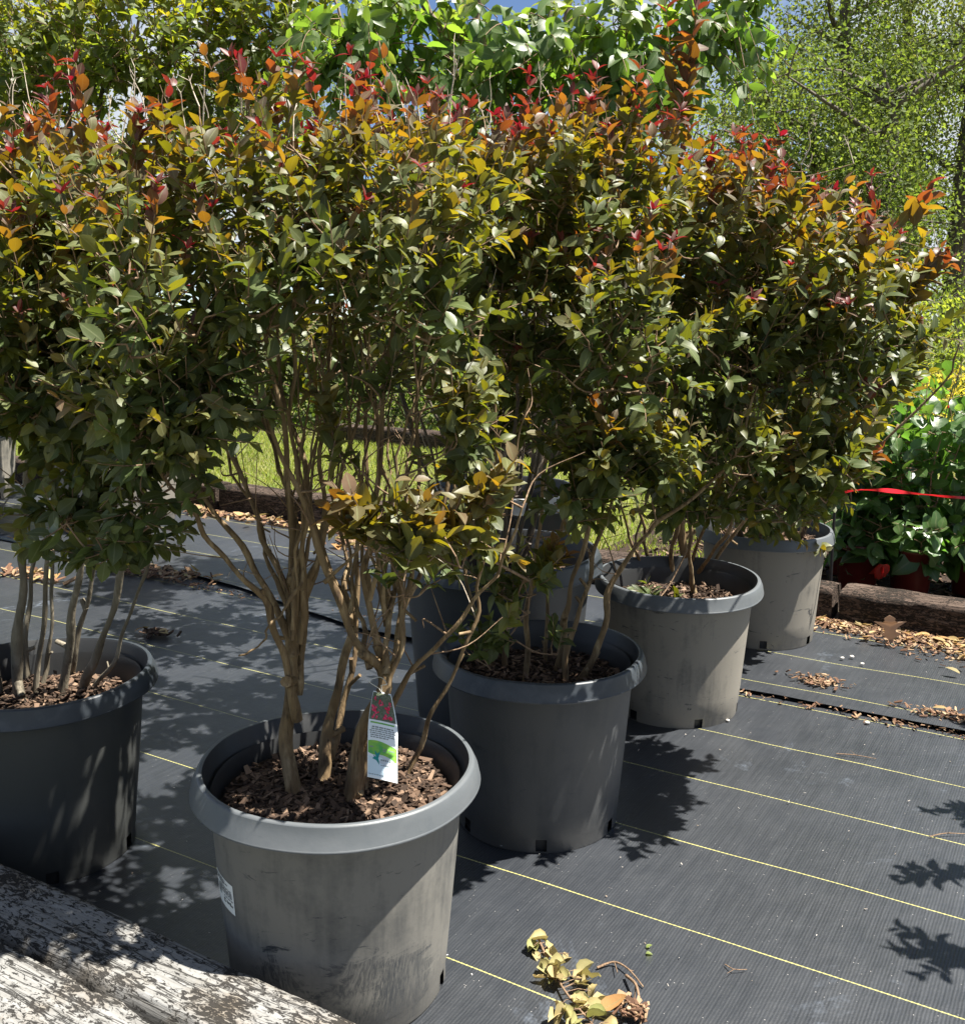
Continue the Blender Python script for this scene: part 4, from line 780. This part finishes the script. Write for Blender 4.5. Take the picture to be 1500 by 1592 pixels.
litter('leaf_litter', 220, spot(600, 850, .25, .10), .045, 'litter', 76, 45, .09)
litter('leaf_litter', 60, spot(50, 895, .12, .03), .05, 'litter', 77, 12, .08)
litter('leaf_litter', 40, spot(240, 985, .05, .02), .04, 'soil_bits' if 'soil_bits' in M else 'chips', 78, 3, .05)
litter('grit', 520, lambda r, n: NV * r.uniform(1.5, 4.4, (n, 1)) + TV * r.uniform(-2.4, 1.0, (n, 1)) + [0, 0, .003], .005, 'grit', 79)
litter('seam_debris', 360, lambda r, n: (lambda t: NV * (3.775 + r.normal(0, .022, n))[:, None] + TV * t[:, None] + [0, 0, .006])(np.where(r.random(n) < .5, r.uniform(-1.2, .1, n), r.uniform(-4.9, -2.6, n))), .016, 'litter', 80)
for k, (x, y, r_) in enumerate([(1131, 1121, .006), (1324, 1022, .008), (1340, 1033, .007), (1309, 1024, .007), (1348, 1125, .008)]):
    mb = MB(); c = on(x, y, .02 if y < 1090 else .01) + [0, 0, r_ * .4]; V = []; rr = np.random.default_rng(k)
    for i in range(7):
        for j in range(12): e = -math.pi / 2 + math.pi * i / 6; a = j * math.pi / 6; v = np.array([math.cos(e) * math.cos(a) * 1.25, math.cos(e) * math.sin(a), math.sin(e) * .7]); V.append(c + v * r_ * (1 + .25 * mnoise.noise(Vector(v * 1.6) + Vector((k * 5, 0, 0)))))
    mb.add(V, [[i * 12 + j, i * 12 + (j + 1) % 12, i * 12 + 12 + (j + 1) % 12, i * 12 + 12 + j] for i in range(6) for j in range(12)], rnd=.8)
    tag(mb.build('pebble', M['grit'], origin=c), 'small pale pebble lying on the black fabric among the grit', 'pebble', 'pebbles on the fabric')
def twig_thing(label, pts, r0, side=()):
    mb = MB(); P = [on(x, y, .012) + [0, 0, dz] for x, y, dz in pts]; r = np.random.default_rng(len(label)); tube(mb, smooth_line(P, 5), r0, r0 * .6, 6, .2, r)
    for (i, x, y) in side: tube(mb, smooth_line([P[i], on(x, y, .02)], 3), r0 * .5, r0 * .3, 4, cap=False)
    tag(mb.build('twig', M['twig'], origin=P[0]), label, 'twig', 'twigs on the fabric')
twig_thing('short brown broken twig lying above the wilted leaves on the fabric', [(928, 1505, 0), (955, 1499, .004), (978, 1514, .008), (1000, 1535, .0)], .0028, [(2, 985, 1510), (1, 960, 1513)])
twig_thing('curved brown twig standing on edge beside the wilted leaves', [(973, 1520, .004), (988, 1545, .02), (994, 1572, .015), (996, 1600, .0)], .0036, [(1, 986, 1558)])
twig_thing('pale forked twig on the fabric near the bottom edge', [(1127, 1500, 0), (1141, 1510, .004), (1161, 1508, 0)], .0013, [(1, 1130, 1514)])
twig_thing('thin pale twig across a yellow thread near the right edge', [(1445, 1301, 0), (1470, 1298, .004), (1505, 1297, 0)], .0017, [(1, 1478, 1294)])
twig_thing('thin reddish twig on the fabric in front of the third pot', [(1300, 1172, 0), (1330, 1176, .004), (1362, 1180, 0)], .0017, [(1, 1322, 1167)])
# wilted sprig
mb, tb = MB(), MB(); r = np.random.default_rng(90); SP = smooth_line([on(835, 1455, .03), on(850, 1490, .02), on(868, 1525, .02), on(888, 1555, .025), on(920, 1592, .02), on(940, 1625, .02)], 5); tube(tb, SP, .0032, .002, 6, .2, r)
root = empty('wilted_sprig', tuple(on(868, 1525, 0))); tag(root, 'wilted leafy sprig of curled tan and green leaves lying on the fabric', 'sprig')
Pw = np.array([on(x, y, .022) for x, y in [(826, 1470), (842, 1460), (835, 1490), (845, 1505), (885, 1480), (880, 1510), (838, 1520), (850, 1525), (862, 1528), (905, 1530), (912, 1510), (898, 1520), (870, 1560), (885, 1565), (880, 1580), (908, 1555), (915, 1545), (938, 1560), (925, 1585), (895, 1590), (940, 1590), (865, 1500), (856, 1480), (900, 1570), (930, 1575)]]) + r.normal(0, .006, (25, 3)) * [1, 1, .3]; Pw = np.vstack([Pw, Pw[r.integers(0, 25, 20)] + r.normal(0, .014, (20, 3)) * [1, 1, .3]])
k = len(Pw); Pw[:, 2] = .016 + .012 * r.random(k); D = r.normal(size=(k, 3)) * [1, 1, .22]; leaves(mb, Pw - unit(D) * .02, D, r.normal(0, .4, (k, 3)) + [0, 0, 1.0], r.uniform(.030, .050, k), r.uniform(.45, .75, k), r.uniform(.05, .62, k), r.random(k), curl=r.uniform(-.6, 1.2, k), fold=r.uniform(.3, 1.8, k), rows='wide', wavy=.20, rng=r)
for q in Pw: kk = SP[np.linalg.norm(SP - q, axis=1).argmin()]; tube(tb, np.array([kk, (kk + q) / 2 + [0, 0, .006], q]), .0011, .0008, 4, cap=False)
mb.build('leaf', M['dry'], root); tb.build('stem', M['twig'], root)
mb = MB(); P = np.array([on(930, 1571, .02)]); leaves(mb, P, [on(975, 1560, .03) - P[0]], [[0, -.2, 1]], .062, .55, .92, .8, curl=-.35, fold=.5, rows='wide'); tag(mb.build('fallen_leaf', M['dry'], origin=P[0]), 'smooth orange tan leaf curled up at the end of the wilted sprig', 'leaf')
litter('bark_crumbs', 70, spot(982, 1574, .018, .012), .02, 'litter', 91)
mb = MB(); P = np.array([on(1005, 1474, .01), on(1004, 1483, .01)]); leaves(mb, P, [[1, .4, .5], [1, -.1, .1]], [[0, 0, 1], [0, 0, 1]], .015, .7, .9, .9, fold=.5, rows='wide'); tag(mb.build('fallen_leaf', M['green'], origin=P[0]), 'tiny fresh green leaf scrap on the fabric right of the wilted sprig', 'leaf')
# oak leaf leaning on the timber
half = [(0, .0), (.06, .02), (.10, .16), (.36, .30), (.20, .36), (.16, .44), (.26, .56), (.52, .74), (.26, .72), (.16, .78), (.18, .88), (.0, 1.0)]
oc = on(1385, 1000, .03); ox = unit(np.array([.86, -.45, .12])); oz = unit(np.array([-.15, -.1, 1.0])); on_ = np.cross(ox, oz); V = [oc + oz * .13 * y - on_ * .02 * (y - .5) ** 2 for _, y in half]
for sg in (-1, 1): V += [oc + ox * sg * x * .13 + oz * .13 * y + on_ * (-.035 * x * (1 if sg > 0 else .6)) for x, y in half]
h = len(half); mb = MB(); mb.add(V, [[i, i + 1, h + i + 1, h + i] for i in range(h - 1)] + [[i, 2 * h + i, 2 * h + i + 1, i + 1] for i in range(h - 1)], age=.3, rnd=.6, lu=.5); tag(mb.build('oak_leaf', M['oak'], origin=oc), 'dead brown lobed oak leaf propped against the dark timber', 'leaf')

# ------------------------------------------------------------------ tag and sticker
def flat(name, c, rough=.45): 
    if name not in M: M[name] = plain(name, c, rough, .4)
    return M[name]
cols = [flat('card_white', (.74, .78, .80)), plain('card_photo_green', (.06, .085, .045), .4, .4, .7, 300, (.16, .17, .12)), flat('flower_crimson', (.62, .02, .07)), flat('print_grey', (.20, .22, .22)), plain('card_green', (.07, .33, .07), .4, .4, .5, 60, (.25, .47, .05)), flat('swallow_teal', (.0, .22, .22)), flat('card_oval', (.50, .54, .58)), flat('flower_pink', (.75, .07, .16)), flat('card_pale_blue', (.58, .70, .78))]
tmb = MB(); TW, THt = .062, .172; t0 = at(571, 1208, 1.955); tx = unit(at(621, 1219, 1.945) - t0); ty = unit(at(574, 1085, 2.035) - t0); tz = np.cross(tx, ty)
if tz[1] > 0: tz = -tz
def T3(u, v, o=0.0):        # u across 0..1, v up 0..1 on the card, with a bend and a taper at the top
    wv = 1 - .40 * max(0, (v - .55) / .45) ** 1.5; off = .0
    return t0 + tx * TW * (off + u * wv + (1 - wv) * .30) + ty * THt * v + tz * (o + .010 * math.sin(v * 2.6) + .006 * math.sin(u * 3.14) - .012 * v * v)
def patch(u0, u1, v0, v1, mi, o, nu=6, nv=10, f0=None, f1=None):
    V = []
    for i in range(nv + 1):
        for j in range(nu + 1):
            u = u0 + (u1 - u0) * j / nu; a = v0 + (f0(u) if f0 else 0); b = v1 + (f1(u) if f1 else 0); V.append(T3(u, a + (b - a) * i / nv, o))
    tmb.add(V, [[i * (nu + 1) + j, i * (nu + 1) + j + 1, (i + 1) * (nu + 1) + j + 1, (i + 1) * (nu + 1) + j] for i in range(nv) for j in range(nu)], mi=mi)
patch(0, 1, 0, 1, 0, 0, 8, 24)
patch(.03, .97, .03, .24, 8, .0003)
patch(.02, .96, .655, .985, 1, .0004, 6, 12)
r = np.random.default_rng(95)
for (u, v, s_) in [(.20, .91, .07), (.45, .86, .10), (.14, .80, .11), (.26, .755, .10), (.72, .80, .11), (.60, .70, .10), (.80, .69, .10), (.22, .685, .09), (.85, .87, .06)]:
    for k in range(9):
        a = r.random() * 6.28; q = r.random() ** .5 * s_; uu, vv = u + q * math.cos(a), v + q * math.sin(a) * .36; e = s_ * .38
        if uu - e < .03 or uu + e > .95 or vv - e * .36 < .66 or vv + e * .36 > .975: continue
        b = r.random() * 6.28; tmb.add([T3(uu + e * math.cos(b + m * .785) * (1 if m % 2 else .82), vv + e * .36 * math.sin(b + m * .785) * (1 if m % 2 else .82), .0008 + .0001 * k) for m in range(8)], [[0, 1, 2, 3, 4, 5, 6, 7]], mi=2 if r.random() < .6 else 7)
patch(.08, .90, .615, .632, 4, .0005, 4, 1)
for li, (vv, a, b) in enumerate([(.575, .14, .86), (.550, .12, .93), (.527, .06, .95), (.503, .08, .93), (.480, .10, .95), (.457, .10, .70)]):
    u = a
    while u < b - .03: w_ = min(r.uniform(.05, .15), b - u); patch(u, u + w_, vv - .006 - (.003 if li == 0 else 0), vv + .006, 3, .0005, 1, 1); u += w_ + .022
wave = lambda u: .035 * math.sin(3.0 * u + .7)
patch(.02, .98, .25, .385, 4, .0004, 10, 6, f0=lambda u: -.05 * (u - .5) * 1.2 - .01 * math.sin(9 * u), f1=wave)
for (a, b, vv) in [(.08, .20, .345), (.52, .66, .335), (.72, .90, .330), (.53, .62, .315)]: patch(a, b, vv - .006, vv + .006, 3, .0007, 1, 1)
tmb.add([T3(.58, .215, .0006)] + [T3(.58 + .36 * math.cos(a), .215 + .05 * math.sin(a) - .02 * math.cos(a), .0006) for a in np.arange(24) * math.pi / 12], [[0, k + 1, (k + 1) % 24 + 1] for k in range(24)], mi=6)
for k in range(5): patch(.46 + .07 * k, .51 + .07 * k, .205, .222, 3, .0008, 1, 1)
for k in range(4): patch(.46 + .07 * k, .515 + .07 * k, .152, .160, 3, .0008, 1, 1)
tmb.add([T3(u, v, .0010) for u, v in [(.30, .235), (.25, .31), (.34, .275), (.44, .305), (.38, .225), (.42, .155), (.31, .200), (.17, .215), (.24, .235), (.20, .255)]], [[0, 1, 2], [0, 2, 3], [0, 3, 4], [0, 4, 5], [0, 5, 6], [0, 6, 7], [0, 7, 8], [0, 8, 9], [0, 9, 1]][:8], mi=5)
u = .05
while u < .55: w_ = r.uniform(.05, .1); patch(u, u + w_, .040, .047, 3, .0007, 1, 1); u += w_ + .02
tagroot = empty('plant_tag', tuple(t0)); tag(tagroot, 'hanging plant tag with crimson flowers, green band and a teal swallow', 'plant tag'); tmb.build('card', cols, tagroot)
mb = MB(); top = T3(.5, .985, 0); st = at(590, 1060, 2.02); tube(mb, smooth_line([top, top + tz * .004 + [0, 0, .012], (top + st) / 2 + [.004, -.02, .012], st + [.016, -.012, 0], st + [0, .018, .003], st + [-.02, -.008, .004], top + [-.006, 0, .01], top], 5), .0008, .0008, 5, cap=False); mb.build('string', flat('white_string', (.6, .6, .55)), tagroot)
# barcode sticker wrapped on the nearest pot
smb = MB(); c_pot = np.array([-.3041, 2.0992, .006])
def S3(a, zz, o=.0012): rr_ = .2325 + (.2655 - .2325) * (zz - .046) / .389 + o; return c_pot + np.array([math.cos(a) * rr_, math.sin(a) * rr_, zz])
def best(px_, py_):
    bst = None
    for a in np.linspace(R(203), R(290), 300):
        for zz in np.linspace(.1, .44, 120):
            q = S3(a, zz) - [0, 0, CAM_H]; dz = q @ FW; e = (PPX + F_PX * (q @ RT) / dz - px_) ** 2 + (PPY - F_PX * (q @ UP) / dz - py_) ** 2
            if bst is None or e < bst[0]: bst = (e, a, zz)
    return bst[1], bst[2]
(aL, zT), (aR, zB) = best(336, 1362), best(366, 1426)
zT2 = best(360, 1378)[1]
def spatch(u0, u1, v0, v1, mi, o, nu=6, nv=4): smb.add([S3(aL + (aR - aL) * (u0 + (u1 - u0) * j / nu), zB + (zT2 - zB) * (v0 + (v1 - v0) * i / nv), o) for i in range(nv + 1) for j in range(nu + 1)], [[i * (nu + 1) + j, i * (nu + 1) + j + 1, (i + 1) * (nu + 1) + j + 1, (i + 1) * (nu + 1) + j] for i in range(nv) for j in range(nu)], mi=mi)
spatch(0, 1, 0, 1, 0, .0012)
for vv, a, b, hgt in [(.93, .08, .62, .022), (.86, .05, .75, .02), (.80, .08, .55, .02), (.72, .30, .9, .016), (.66, .30, .92, .014), (.61, .30, .92, .014), (.56, .32, .92, .014), (.51, .40, .92, .014), (.42, .5, .95, .016)]:
    u = a
    while u < b - .02: w_ = min(r.uniform(.06, .16), b - u); spatch(u, u + w_, vv - hgt, vv + hgt, 1, .0016, 1, 1); u += w_ + .025
for k in range(9): spatch(.10 + .028 * k, .10 + .028 * k + (.018 if k % 3 else .01), .34, .68, 1, .0016, 1, 2)
for a, b, v0, v1 in [(.48, .52, .2, .34), (.52, .58, .2, .24), (.52, .58, .30, .34), (.64, .68, .22, .34), (.70, .78, .24, .30), (.80, .84, .22, .34), (.86, .93, .22, .28)]: spatch(a, b, v0, v1, 1, .0016, 1, 1)
smb.build('sticker', [flat('sticker_white', (.72, .74, .72)), flat('sticker_ink', (.05, .055, .06))], potA, origin=None, local=True)
st_o = potA.children[-1]; st_o.data.transform(Matrix.Translation(-Vector(rootA.location)))
